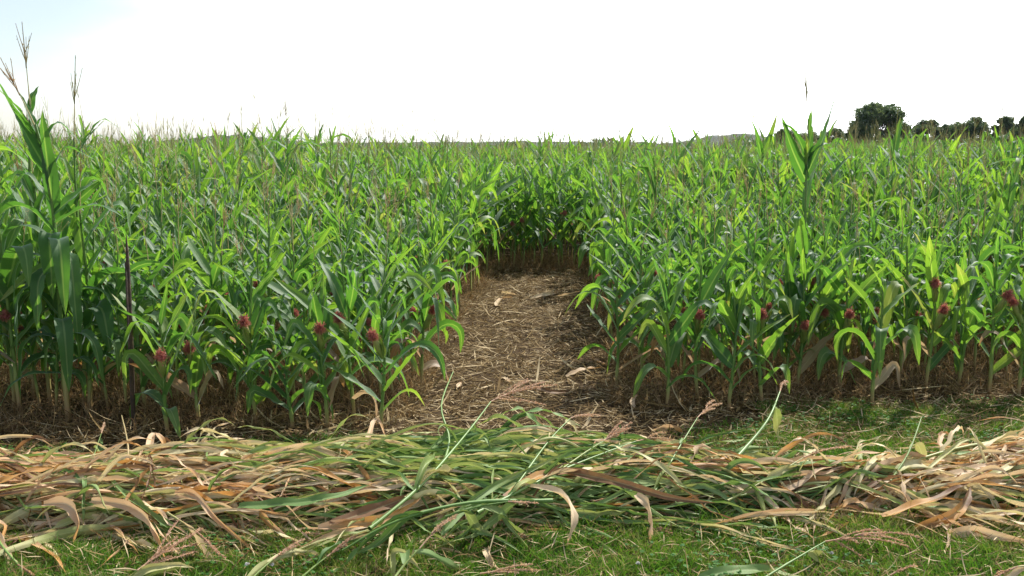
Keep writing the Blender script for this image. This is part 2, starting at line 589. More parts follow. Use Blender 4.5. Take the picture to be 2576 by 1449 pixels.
def hill_z(X, Y):
    def ridge(x0, w, y0, d, h):
        return h * np.exp(-((X - x0) / w) ** 2 - ((Y - y0) / d) ** 2)
    z = ridge(-330, 75, 1150, 160, 15) + ridge(-150, 160, 1300, 200, 9) + ridge(270, 80, 1200, 170, 17) + ridge(-640, 130, 1150, 150, 13)
    z += ridge(40, 500, 1750, 200, 13) + ridge(560, 200, 1300, 200, 16)
    z += 1.8 * np.sin(X / 17.0 + np.sin(Y / 30)) * np.sin(Y / 13.0) + 1.2 * np.sin(X / 7.3 + 2) * np.sin(Y / 9 + X / 21)
    return np.where(Y < 760, -3.0, z - 1.5)


h = grid_mesh("hills", np.linspace(-1500, 1500, 420), np.linspace(740, 2000, 90), hill_z, M_HILL)
tag(h, "low wooded blue hills on the horizon", kind="structure")

# ------------------------------------------------------------------ one corn plant
def stalk_line(hh, lean, az, K=8, sway=0.015, lp=1.6):
    t = np.linspace(0, 1, K)
    off = lean * t ** lp * hh
    return np.stack([off * math.cos(az) + sway * np.sin(5 * t + az), off * math.sin(az) + sway * np.sin(4 * t + 2 * az) , hh * t], 1)


def at_height(P, z):
    return np.stack([np.interp(z, P[:, 2], P[:, j]) for j in range(3)], -1)


def leaf_set(hh, n, plane, z0f=0.20, size=1.0, r=rng):
    """attachment heights, azimuths, angles of the leaves of one plant of stalk height hh"""
    k = np.arange(n)
    f = (k + 0.5) / n
    z = hh * (z0f + (0.96 - z0f) * f ** 0.95)
    phi = plane + PI * (k % 2) + r.normal(0, 0.45, n)
    L = size * (0.34 + 0.27 * np.sin(PI * np.clip(f * 0.95 + 0.10, 0, 1))) * r.uniform(0.78, 1.2, n)
    th0 = np.radians(46 + 18 * f + r.normal(0, 9, n))
    th1 = np.radians(-78 + 95 * f ** 2.4 + r.normal(0, 14, n))
    kind = r.uniform(0, 1, n)
    # stiff straight leaves, mostly high up; sharply folded ones, mostly at mid height; the others arch
    stiff = kind < 0.15 + 0.50 * np.clip(f - .35, 0, 1) / .65
    th1 = np.where(stiff, th0 - np.radians(r.uniform(2, 20, n)), th1)
    sharp = (~stiff) & (kind > 0.55)
    th1 = np.where(sharp, np.radians(r.uniform(-88, -60, n)), th1)
    tb = np.where(sharp, r.uniform(0.38, 0.72, n), r.uniform(0.36, 0.62, n))
    sh = np.where(sharp, r.uniform(0.14, 0.28, n), r.uniform(0.45, 0.85, n))
    W = 0.041 * (0.8 + 0.32 * np.sin(PI * np.clip(f + .1, 0, 1))) * r.uniform(0.8, 1.2, n) * size ** 0.5
    W *= np.where(f > .78, .62, 1)
    L *= np.where(f > .78, .82, 1)
    return z, phi, L, th0, th1, tb, sh, W, f


def build_leaves(hh, P, n, plane, K=10, C=5, size=1.0, z0f=0.2, dry0=0.08, single=None, r=rng, wide=1.0):
    z, phi, L, th0, th1, tb, sh, W, f = leaf_set(hh, n, plane, z0f, size, r)
    W = W * wide
    base = at_height(P, z)
    Pl, S, N, t = blade_lines(base, phi, th0, th1, L, K, tb, sh, r.normal(0, .35, n))
    dry = np.clip(dry0 + r.normal(0.03, 0.07, n) + 0.06 * (1 - f) ** 2, 0, 1)
    old = (f < 0.16) & (r.uniform(0, 1, n) < 0.3)
    dry = np.where(old, r.uniform(.58, .80, n), dry)
    fold, rip = r.uniform(.22, .5, n), r.uniform(.002, .010, n)
    t0, t1 = r.normal(0, .5, n), r.normal(0, .9, n)
    if single is None:
        acc = Acc()
        blades(acc, Pl, S, N, t, W, C, fold, rip, t0, t1, dry=dry)
        return acc
    accs = []
    for i in range(n):
        a = Acc()
        blades(a, Pl[i:i + 1], S[i:i + 1], N[i:i + 1], t, W[i], C, fold[i], rip[i], t0[i], t1[i], dry=dry[i])
        accs.append(a)
    return accs


def stalk_acc(P, r0=0.0125, r1=0.005, dry0=0.65, sides=6, mi=0, acc=None, n=20):
    acc = acc or Acc()
    t = np.linspace(0, 1, n)
    tt = np.linspace(0, 1, len(P))
    Q = np.stack([np.interp(t, tt, P[:, j]) for j in range(3)], 1)
    node = 1 + 0.22 * (np.mod(np.arange(n), 3) == 0)
    R = (r0 + (r1 - r0) * t) * node
    dry = np.clip(dry0 * np.clip(1 - t / 0.28, 0, 1) + 0.16, 0, 1)
    tube(acc, Q, R, sides, dry, mi)
    return acc


def ear_acc(base, direc, L=0.17, R=0.022, silk=True, sc=1.25):
    d = np.asarray(direc, float)
    d /= np.linalg.norm(d)
    t = np.linspace(0, 1, 9)
    P = base + d * (L * t)[:, None]
    a = Acc()
    tube(a, P, R * (0.35 + 0.65 * np.sin(PI * np.clip(t * .8 + .12, 0, 1)) ** .8) * np.where(t > .95, .45, 1), 8, 0.25 + .5 * t)
    ph0 = rng.uniform(0, 6.28)
    base5 = np.repeat((base + d * .01)[None], 4, 0)
    az = math.atan2(d[1], d[0])
    el = math.asin(d[2])
    Pl, S, N, tt = blade_lines(base5 + rng.normal(0, .006, (4, 3)), az + rng.normal(0, .3, 4), el + rng.normal(0, .12, 4), el + rng.normal(-.2, .3, 4), L * rng.uniform(.8, 1.15, 4), 7)
    blades(a, Pl, S, N, tt, .022, 5, -0.9, .001, rng.uniform(0, 6.28, 4), 0, dry=.3)
    s = None
    if silk:
        s = Acc()
        n = 220
        top = base + d * L * 0.98
        ph = rng.uniform(0, 2 * PI, n)
        e0 = np.radians(rng.uniform(45, 90, n))
        Pl, S, N, tt = blade_lines(np.repeat(top[None], n, 0) + rng.normal(0, .007, (n, 3)) - d * .012, ph, e0, np.radians(rng.uniform(-110, -20, n)),
                                   rng.uniform(.020, .046, n) * sc, 6, .45, .8)
        blades(s, Pl, S, N, tt, .0021, 2, 0, 0, rng.uniform(0, 3, n), 1, prof=prof_grass, dry=rng.uniform(0, .4))
        # dense core of the tuft
        m = 420
        spikelets(s, np.repeat(top[None], m, 0) + rng.normal(0, .0085 * sc, (m, 3)) * [1, 1, 1.35] + d * .014, rng.normal(size=(m, 3)) + d, .016 * sc, .0026, .1)
    return a, s


ORD = ["first", "second", "third", "fourth", "fifth", "sixth", "seventh", "eighth", "ninth", "tenth", "eleventh", "twelfth", "thirteenth",
       "fourteenth", "fifteenth", "sixteenth", "seventeenth", "eighteenth", "nineteenth", "twentieth", "twenty-first", "twenty-second", "twenty-third", "twenty-fourth", "twenty-fifth"]
taken = []        # plan positions of individually built plants


def corn_plant(loc, hh, label, group, nleaf=9, plane=None, ears=(), tas=True, size=1.0, lean=None, z0f=0.2, dry0=0.08, custom=None, tas_dir=None, tas_size=.25, sr=0.0125, az=None, tthick=1.3, wide=1.0, lp=1.6, parent_name="corn_plant"):
    o = root(parent_name, label, "corn plant", (loc[0], loc[1], 0.0), group)
    taken.append((loc[0], loc[1]))
    lean = rng.uniform(0, .06) if lean is None else lean
    az = rng.uniform(0, 6.28) if az is None else az
    P = stalk_line(hh, lean, az, lp=lp)
    put("stalk", stalk_acc(P, sr, sr * .42), [M_STALK], o)
    plane = rng.uniform(0, PI) if plane is None else plane
    if nleaf:
        for a in build_leaves(hh, P, nleaf, plane, 14, 5, size, z0f, dry0, single=True, wide=wide):
            put("leaf", a, [M_LEAF], o)
    for c in (custom or []):
        z, ph, t0, t1, L, W = c[:6]
        ex = c[6] if len(c) > 6 else {}
        Pl, S, N, t = blade_lines(at_height(P, z), math.radians(ph), math.radians(t0), math.radians(t1), L, 16, ex.get("tb", .5), ex.get("sh", .6), ex.get("drift", 0))
        a = Acc()
        blades(a, Pl, S, N, t, W, 7, ex.get("fold", .3), ex.get("rip", .006), ex.get("tw0", 0), ex.get("tw1", 0), dry=ex.get("dry", .04))
        put("leaf", a, [M_LEAF], o)
    for (ez, eaz, silk) in ears:
        el = math.radians(rng.uniform(48, 60))
        d = np.array([math.cos(eaz) * math.cos(el), math.sin(eaz) * math.cos(el), math.sin(el)])
        ea, si = ear_acc(at_height(P, max(ez - .15, .05)) + d * [.03, .03, 0], d, silk=silk)
        eo = put("ear", ea, [M_HUSK], o)
        if si:
            put("silk", si, [M_SILK], eo)
    if tas:
        a = Acc()
        top = P[-1]
        d = np.array(tas_dir if tas_dir is not None else [rng.normal(0, .12), rng.normal(0, .12), 1.0])
        d = d / np.linalg.norm(d)
        stem = np.stack([top - [0, 0, .02], top + d * tas_size * .4, top + d * tas_size * .8])
        tube(a, stem, [sr * .4, .003, .0026], 5, .1)
        tassel(a, top + d * tas_size * .78, d, tas_size, rng.integers(5, 9), 1, rng.uniform(.05, .45), rng.uniform(.35, .6), 0, tthick)
        put("tassel", a, [M_TASSEL], o)
    return o


# ---- front row, placed from the photograph: (x px, base y px, height m, [ear-top (x,y) px], note)
FRONT = [
    (30, 1035, 1.25, [(45, 780)]), (90, 1000, 1.35, [(55, 645)]), (255, 1010, 1.15, []), (362, 1035, .98, []),
    (424, 1095, .72, [(430, 878)]), (501, 1070, .78, [(497, 868)]), (572, 1000, 1.0, [(463, 778)]), (641, 1068, .92, [(632, 800)]),
    (690, 975, 1.15, [(650, 712)]), (730, 1076, .48, []), (771, 1028, .78, []), (817, 1078, .82, [(820, 818)]), (887, 1057, .90, [(861, 790)]),
    (927, 968, .98, []), (965, 1083, .78, [(925, 835)]), (1035, 955, 1.05, [(1062, 700)]), (1066, 975, .92, [(1107, 770)]),
    (1548, 975, .80, []), (1610, 962, 1.0, []), (1675, 1030, .86, []), (1753, 1004, .92, [(1757, 782)]), (1838, 1030, .80, []),
    (1913, 1017, .82, [(1910, 782)]), (1975, 973, .86, [(1972, 798)]), (2006, 980, .85, [(2003, 806)]), (2054, 970, .88, [(2055, 778)]), (2116, 980, .86, [(2124, 784)]),
    (2200, 1026, .84, []), (2265, 960, 1.0, []), (2332, 982, 1.0, [(2322, 702), (2355, 772)]), (2414, 975, .86, []), (2485, 995, 1.05, [(2514, 730)]), (2560, 997, .85, [(2412, 756)]),
]
left_ids = [i for i, q in enumerate(FRONT) if q[0] < 1200]
for i, (px, py, hh, ears) in enumerate(FRONT):
    p = on_z(px, py)
    if px < 1200:
        k = left_ids[::-1].index(i)
        side = "left"
    else:
        k = i - len(left_ids)
        side = "right"
    col_note = "with maroon silk" if ears else "without silk"
    lab = f"short corn plant {col_note}, {ORD[k]} {side} of the path on the front edge"
    el = []
    for (ex, ey) in ears:
        q = on_y(ex, ey, p[1])
        el.append((q[2], math.atan2(-0.16, q[0] - p[0]), True))
    corn_plant(p, hh, lab, "front edge corn plants", nleaf=int(rng.integers(10, 13)), plane=rng.normal(0, .5), ears=el, tas=hh > .95 and rng.uniform() < .5,
               size=0.66 + 0.28 * hh, wide=1.05, z0f=0.10, dry0=.10, lean=rng.uniform(0, .05), tas_size=.2)

# ---- tall plants at the left edge and one far right of the path
A0 = on_z(172, 1057)
corn_plant(A0, 1.84, "very tall dark corn plant at the left edge with broad upright leaves", "tall corn plants", tthick=1.9, nleaf=0, lean=.05, az=PI, lp=5.0, tas_dir=(-.40, -.05, .92), tas_size=.24, sr=.017,
           ears=[(1.02, -.3, False)],
           custom=[(1.60, 174, 60, 63, .70, .062, dict(fold=.22, tw0=1.5, tw1=.1)), (1.56, 186, 64, 68, .54, .058, dict(fold=.2, tw0=1.6, tb=.85)), (1.27, -92, 84, 128, .66, .058, dict(fold=.42, tb=.96, sh=.2)),
                   (1.70, 10, 60, -50, .34, .03, dict(tb=.55, sh=.25)), (1.30, 4, 40, 30, .40, .042, dict(tw0=1.0)), (1.24, -14, 26, -30, .55, .036, dict(tb=.6)), (1.50, 20, 66, -30, .42, .034, dict(tb=.55, sh=.25)),
                   (1.14, -80, 40, -88, .52, .066, dict(tb=.22, sh=.3, rip=.008)), (1.10, 178, 40, -78, .56, .045, {}), (.96, 200, 48, -84, .55, .05, dict(tb=.35)), (1.36, 172, 52, -60, .42, .03, dict(tb=.6, sh=.2)),
                   (.98, -28, 58, -88, .80, .056, dict(tb=.16, sh=.22, rip=.012)), (.92, -105, 45, -85, .5, .06, dict(tb=.25, rip=.01)), (.72, 10, 40, -70, .5, .04, {}), (.66, 165, 48, -80, .55, .042, {}),
                   (.30, 205, 6, -62, .50, .036, dict(tb=.5, dry=.10)), (.34, -20, 30, -75, .40, .03, {}), (1.74, 150, 66, 55, .34, .024, {}), (.5, 190, 35, -85, .6, .05, dict(tb=.3)), (1.18, 188, 50, -70, .6, .055, dict(tw0=.6)), (1.05, -60, 60, -86, .7, .06, dict(tb=.3, rip=.01)), (.82, -150, 50, -86, .66, .06, dict(tb=.25, rip=.01)), (.62, -60, 40, -86, .6, .055, dict(tb=.25)), (.48, -20, 40, -80, .55, .05, dict(tb=.4))])
for (px_, py_, hh_, lab_) in [(52, 1046, 1.48, "tall leafy corn plant left of the tallest stalk at the picture's left edge"), (128, 1022, 1.52, "tall leafy corn plant between the two tallest stalks at left"), (232, 1036, 1.30, "leafy corn plant just left of the steel stake"), (5, 1020, 1.6, "tall leafy corn plant cut off by the picture's left edge")]:
    corn_plant(on_z(px_, py_), hh_, lab_, "tall corn plants", nleaf=13, plane=rng.normal(0, .4), size=1.12, wide=1.35, z0f=.12, sr=.015, dry0=.03)
B0 = on_z(86, 1003)
corn_plant(B0, 1.98, "tallest corn plant with its tassel against the sky at the left", "tall corn plants", tthick=1.9, nleaf=10, plane=.4, lean=.065, az=0, tas_dir=(-.03, 0, 1), tas_size=.30, sr=.016, size=1.1,
           custom=[(1.93, 70, 76, 50, .20, .026, dict(tw0=1.2))])
C0 = on_z(212, 1020)
corn_plant(C0, 1.76, "slender tall corn plant right of the tallest one with a pale tassel", "tall corn plants", tthick=1.9, nleaf=9, plane=.1, lean=.035, az=0, tas_dir=(.08, 0, 1), tas_size=.28, sr=.013,
           custom=[(1.66, 5, 52, -35, .42, .02, dict(tb=.7, sh=.2))])
D0 = on_y(2035, 372, 7.2)
D0[2] = 0
corn_plant(D0, 1.80, "tall corn plant standing above the crop right of the path with upright leaves", "tall corn plants", tthick=1.9, nleaf=4, plane=1.2, lean=.0, tas_dir=(-.10, 0, 1), tas_size=.30, sr=.013, size=.75,
           custom=[(1.46, 172, 64, 72, .56, .056, dict(fold=.2, tw0=1.4)), (1.50, 6, 66, 78, .66, .056, dict(fold=.2, tw0=-1.4)), (1.55, 60, 75, 60, .34, .034, dict(tw0=.8)), (1.62, 175, 66, 30, .36, .036, dict(tb=.6, tw0=.8)),
                   (1.60, 5, 60, -40, .34, .034, dict(tb=.5, tw0=.5)), (1.98, 40, 84, 78, .18, .02, dict(tw0=1.3))])
E0 = on_y(720, 372, 11.2)
E0[2] = 0
corn_plant(E0, 1.85, "tall dark corn plant above the crop left of the path with arching top leaves", "tall corn plants", tthick=1.9, nleaf=8, plane=.2, lean=.0, tas_size=.26,
           custom=[(1.62, 10, 40, -25, .5, .05, {}), (1.60, -30, 62, -20, .45, .04, dict(tb=.55)), (1.68, 170, 35, -30, .42, .04, {})])

# ---- rows behind: prototypes with their parts, copied
NPROTO = 16
protos = []
for k in range(NPROTO):
    o = root("corn_plant", "corn plant", "corn plant", (0, 0, 0))
    hh = 1.42
    P = stalk_line(hh, rng.uniform(0, .07), rng.uniform(0, 6.28))
    put("stalk", stalk_acc(P, .012, .005), [M_STALK], o)
    plane = 0.0
    put("foliage", build_leaves(hh, P, int(rng.integers(11, 14)), plane, 10, 5, 1.02, .17, rng.uniform(.0, .15)), [M_LEAF], o)
    if k % 4 != 1:
        ea, si = ear_acc(at_height(P, .56 + .16 * rng.uniform()) + [0, .02 * (1 if k % 4 == 3 else -1), 0], np.array([.3 * math.cos(k), (.6 + .1 * math.sin(k)) * (1 if k % 4 == 3 else -1), 1.0]))
        eo = put("ear", ea, [M_HUSK], o)
        put("silk", si, [M_SILK], eo)
    if k % 4 != 3:
        a = Acc()
        d = np.array([rng.normal(0, .15), rng.normal(0, .15), 1.0])
        tube(a, np.stack([P[-1] - [0, 0, .02], P[-1] + d * .12, P[-1] + d * .26]), [.0045, .003, .0026], 4, .1)
        tassel(a, P[-1] + d * .25, d, rng.uniform(.2, .28), rng.integers(4, 8), 1, rng.uniform(.05, .5), rng.uniform(.3, .55))
        put("tassel", a, [M_TASSEL], o)
    protos.append(o)


def row_height(x, y):
    q = np.clip((y - edge(x)) / 6.5, 0, 1)
    return 0.86 + 0.53 * q ** .8 + .085 * smooth((np.abs(x) / y - .10) / .28) * smooth((y - 7) / 5) + 0.05 * np.sin(1.3 * x + .7 * y) + 0.04 * np.sin(.31 * x - .23 * y + 1)


def in_path(x, y, m=0.0):
    return (y < PATH_END) & (x > path_l(y) - m) & (x < path_r(y) + m)


spots = []
for k in range(1, 240):
    yb = 0.58 * k
    for x in np.arange(-60, 60, 0.155):
        y = edge(x) + yb
        if y > 62 or abs(x) > .535 * y + 1.4:
            continue
        spots.append((x, y, k))
spots = np.array(spots)
spots[:, 0] += rng.normal(0, .035, len(spots))
spots[:, 1] += rng.normal(0, .07, len(spots))
keep = ~in_path(spots[:, 0], spots[:, 1], .04)
keep &= ~((rng.uniform(size=len(spots)) < .05))
keep &= ~((spots[:, 1] > 22) & (rng.uniform(size=len(spots)) < .35))
spots = spots[keep]
tk = np.array(taken)
dmin = np.min(np.hypot(spots[:, None, 0] - tk[None, :, 0], spots[:, None, 1] - tk[None, :, 1]), 1)
spots = spots[dmin > .10]
n_single = 300 - len(taken)
# the plants one can tell apart: the nearest in view, and the wall of corn at the end of the path
inview = np.abs(spots[:, 0]) < .525 * spots[:, 1]
endwall = (spots[:, 1] > PATH_END) & (spots[:, 1] < PATH_END + .75) & (spots[:, 0] > -.5) & (spots[:, 0] < 1.1)
score = spots[:, 1] - 100 * endwall + 1000 * (~inview)
order = np.argsort(score)
single = order[:n_single]
rest = order[n_single:]
used = set()
rows = {}
for i in single:
    x, y, k = spots[i]
    key = ("end",) if endwall[i] else (int(k), "left" if x < (path_l(y) + path_r(y)) / 2 else "right")
    rows.setdefault(key, []).append(i)
pc = 0
for key, ids in rows.items():
    ids = sorted(ids, key=lambda i: abs(spots[i, 0] - .3) if key[0] != "end" else spots[i, 0])
    for j, i in enumerate(ids):
        x, y, k = spots[i]
        pi_ = int(rng.integers(0, NPROTO))
        o = protos[pi_] if pi_ not in used else copy_tree(protos[pi_])
        used.add(pi_)
        s = row_height(x, y) / 1.42 * rng.uniform(.86, 1.13) * (rng.uniform(1.05, 1.25) if rng.uniform() < .10 and y > 9 else 1)
        o.location = (x, y, -.003)
        o.rotation_euler = (rng.normal(0, .03), rng.normal(0, .03), rng.choice([0, PI]) + rng.normal(0, .55))
        o.scale = (s ** .6, s ** .6, s)
        if key[0] == "end":
            lab = f"{ORD[min(j, 24)]} corn plant from the left in the wall of corn closing the path"
            grp = "corn plants closing the path"
        else:
            rn = ORD[key[0]] if key[0] < 25 else "far"
            lab = f"{ORD[min(j, 24)]} green corn plant {key[1]} of the path in the {rn} row from the front"
            grp = f"corn plants of the {rn} row"
        tag(o, lab, "corn plant", grp)
for pi_ in range(NPROTO):
    if pi_ not in used:
        for ch in list(protos[pi_].children_recursive) + [protos[pi_]]:
            bpy.data.objects.remove(ch)


# ---- the rest of the crop as one mass
def lod_variant(level):
    hh = 1.42
    P = stalk_line(hh, rng.uniform(0, .07), rng.uniform(0, 6.28), 5)
    a = Acc()
    if level == 0:
        z, phi, L, th0, th1, tb, sh, W, f = leaf_set(hh, 10, 0, .25, 1.02)
        K, C = 8, 3
    elif level == 1:
        z, phi, L, th0, th1, tb, sh, W, f = leaf_set(hh, 8, 0, .45, 1.02)
        K, C = 6, 3
    else:
        z, phi, L, th0, th1, tb, sh, W, f = leaf_set(hh, 6, 0, .6, 1.02)
        K, C = 4, 2
        W = W * 1.25
    n = len(z)
    Pl, S, N, t = blade_lines(at_height(P, z), phi, th0, th1, L, K, tb, sh, rng.normal(0, .35, n))
    blades(a, Pl, S, N, t, W, C, .3, .004 if level == 0 else 0, rng.normal(0, .5, n), rng.normal(0, .9, n), dry=np.clip(.07 + rng.normal(.03, .06, n), 0, 1), mi=0)
    tube(a, P, [.012, .011, .009, .007, .005], 3, [.7, .3, .16, .16, .16], 1)
    if rng.uniform() < [.55, .45, .3][level]:
        d = np.array([rng.normal(0, .15), rng.normal(0, .15), 1.0])
        tube(a, np.stack([P[-1], P[-1] + d * .27]), [.004, .0026], 3, .1, 2)
        tassel(a, P[-1] + d * .25, d, rng.uniform(.2, .28), [5, 4, 2][level], 0, rng.uniform(.0, .12), rng.uniform(.25, .5), 0, [1.0, 1.25, 1.4][level], 2)
    return a.arrays()


big = Acc()
for level, (y0, y1, nv) in enumerate([(0, 19, 14), (19, 36, 12), (36, 200, 10)]):
    sel = rest[(spots[rest, 1] >= y0) & (spots[rest, 1] < y1)]
    if level == 2:      # farther plants out to where the crop ends
        m = 9000
        yy = np.sqrt(rng.uniform(62 ** 2, 120 ** 2, m))
        xx = rng.uniform(-1, 1, m) * (.535 * yy + 2)
        pts = np.concatenate([spots[sel, :2], np.stack([xx, yy], 1)])
    else:
        pts = spots[sel, :2]
    if not len(pts):
        continue
    var = rng.integers(0, nv, len(pts))
    for v in range(nv):
        q = pts[var == v]
        if not len(q):
            continue
        V, Fq, UV, D, MI = lod_variant(level)
        n = len(q)
        rz = rng.choice([0, PI], n) + rng.normal(0, .55, n)
        s = row_height(q[:, 0], q[:, 1]) / 1.42 * np.clip(rng.normal(1, .075, n), .75, 1.28) * np.where((rng.uniform(size=n) < .12) & (q[:, 1] < 45), rng.uniform(1.06, 1.28, n), 1)
        lx, ly = rng.normal(0, .035, n), rng.normal(0, .035, n)
        X = V[None, :, 0] * np.cos(rz)[:, None] - V[None, :, 1] * np.sin(rz)[:, None]
        Y = V[None, :, 0] * np.sin(rz)[:, None] + V[None, :, 1] * np.cos(rz)[:, None]
        Z = V[None, :, 2] * s[:, None]
        X = X * (s ** .6)[:, None] + q[:, :1] + lx[:, None] * Z
        Y = Y * (s ** .6)[:, None] + q[:, 1:2] + ly[:, None] * Z
        VV = np.stack([X, Y, Z], -1).reshape(-1, 3)
        FF = (Fq[None] + (np.arange(n) * len(V))[:, None, None]).reshape(-1, 4)
        big.v.append(VV)
        big.f.append(FF + big.n)
        big.n += len(VV)
        big.uv.append(np.tile(UV, (n, 1)))
        big.dry.append(np.tile(D, n) + np.repeat(rng.normal(0, .035, n), len(V)))
        big.mi.append(np.tile(MI, n))
crop = put("corn_crop", big, [M_LEAF, M_STALK, M_TASSEL])
tag(crop, "dense green mass of corn stretching back to the horizon", kind="stuff", group="corn field")
del big

# ------------------------------------------------------------------ stake
bpos = on_z(337, 1083)
tpos = on_y(317, 588, bpos[1] + .02)
t = np.linspace(0, 1, 14)
a = Acc()
Ps = bpos + (tpos - bpos) * t[:, None] + np.stack([0.006 * np.sin(PI * t), 0 * t, 0 * t], 1)
Rs = np.where(t < .88, .0120, .0120 * (1 - (t - .88) / .125) + .0015) * (1 + .05 * np.sin(t * 40))
tube(a, Ps, Rs, 5, .2)
stake = root("metal_stake", "thin dark rusty steel stake with pointed top standing before the corn", "stake", (0, 0, 0))
put("shaft", a, [M_STEEL], stake)
a = Acc()
fl = np.array([[-.004, -.030], [.004, -.030], [.004, 0], [-.004, 0]])
Q = bpos + (tpos - bpos) * np.array([.0, .86])[:, None]
V = []
for q in Q:
    for (u, w) in fl:
        V.append(q + [w * .35 + .005, w * .6 + .004, 0] + np.array([u, 0, 0]))
a.add(V, [[0, 1, 5, 4], [1, 2, 6, 5], [2, 3, 7, 6], [3, 0, 4, 7], [4, 5, 6, 7]])
put("flange", a, [M_STEEL], stake)
stake_q = bpos

# ------------------------------------------------------------------ windrow of cut corn
def drape(p0, head, L, K=12, lift=0.05, off=0.012, drift=0.0, rise=0.0, wob=0.0, kink=0.0):
    """centre line lying over the heap and down to the grass, starting at p0 (3-D) with a heading"""
    t = np.linspace(0, 1, K)
    ph = head + drift * t + kink * (t > rng.uniform(.35, .75)) + wob * 22 * np.sin(rng.uniform(7, 16) * t + rng.uniform(0, 6.28))
    dx = np.concatenate([[0], np.cumsum(np.cos(ph[:-1]))]) * L / (K - 1)
    dy = np.concatenate([[0], np.cumsum(np.sin(ph[:-1]))]) * L / (K - 1)
    x, y = p0[0] + dx, p0[1] + dy
    zs = heap(x, y) + off
    z = zs + (p0[2] - zs[0]) * (1 - smooth(t * 1.6)) + lift * np.sin(PI * t) + rise * t ** 2 + wob * np.sin(rng.uniform(8, 20) * t + rng.uniform(0, 6.28))
    z = np.maximum(z, 0.012 + .004 * np.sin(9 * t))
    P = np.stack([x, y, z], 1)
    # keep the length
    seg = np.linalg.norm(np.diff(P, axis=0), axis=1)
    s = np.concatenate([[0], np.cumsum(seg)])
    k = min(L, s[-1])
    ss = np.linspace(0, k, K)
    return np.stack([np.interp(ss, s, P[:, j]) for j in range(3)], 1)


def strip(acc, P, W, roll=0.0, twist=0.0, fold=.3, ripple=.004, dry=.5, C=5, prof=prof_leaf):
    P = np.asarray(P, float)
    K = len(P)
    T = np.gradient(P, axis=0)
    T /= np.linalg.norm(T, axis=1, keepdims=True) + 1e-9
    up = np.array([0, 0, 1.0])
    S = np.cross(up, T)
    nS = np.linalg.norm(S, axis=1, keepdims=True)
    S = np.where(nS > .12, S / np.maximum(nS, 1e-6), 0)
    for i in range(K):          # keep a stable side vector where the blade hangs straight down
        if nS[i, 0] <= .12:
            S[i] = S[i - 1] if i else np.cross([0, -1, 0], T[0]) / (np.linalg.norm(np.cross([0, -1, 0], T[0])) + 1e-9)
    N = np.cross(T, S)
    blades(acc, P[None], S[None], N[None], np.linspace(0, 1, K)[None], W, C, fold, ripple, roll, roll + twist, prof=prof, dry=dry)


def spline(pts, n=14):
    pts = np.asarray(pts, float)
    k = np.linspace(0, len(pts) - 1, n)
    out = np.empty((n, 3))
    m = len(pts)
    for i, u in enumerate(k):
        j = min(int(u), m - 2)
        f = u - j
        p0, p1, p2, p3 = pts[max(j - 1, 0)], pts[j], pts[j + 1], pts[min(j + 2, m - 1)]
        out[i] = .5 * (2 * p1 + (p2 - p0) * f + (2 * p0 - 5 * p1 + 4 * p2 - p3) * f * f + (3 * p1 - p0 - 3 * p2 + p3) * f ** 3)
    return out


def cut_dry(x, y):
    """how dry the cut stalks are along the windrow: greener in the middle, tan at both ends"""
    g = np.interp(x, [-3, -1.9, -1.1, -.3, .4, 1.0, 1.5, 2.1, 3.2], [.66, .60, .38, .14, .20, .32, .52, .70, .72])
    yc, hw = np.interp(x, _hx, _hyc), np.interp(x, _hx, _hhw)
    return g + np.where((y - yc) < -.25 * hw, .08, 0)


def mixdry(x, y):
    """draw one dryness: green, yellowing, pale straw, tan, orange - the mix shifts along the windrow"""
    g = float(cut_dry(x, y))
    q = rng.uniform()
    if q < np.clip(1.25 - 1.75 * g, .08, .8):
        return rng.uniform(.10, .36)
    return rng.choice([.44, .60, .68, .74, .82, .91], p=[.15, .36, .28, .13, .05, .03])


CUTN = 0


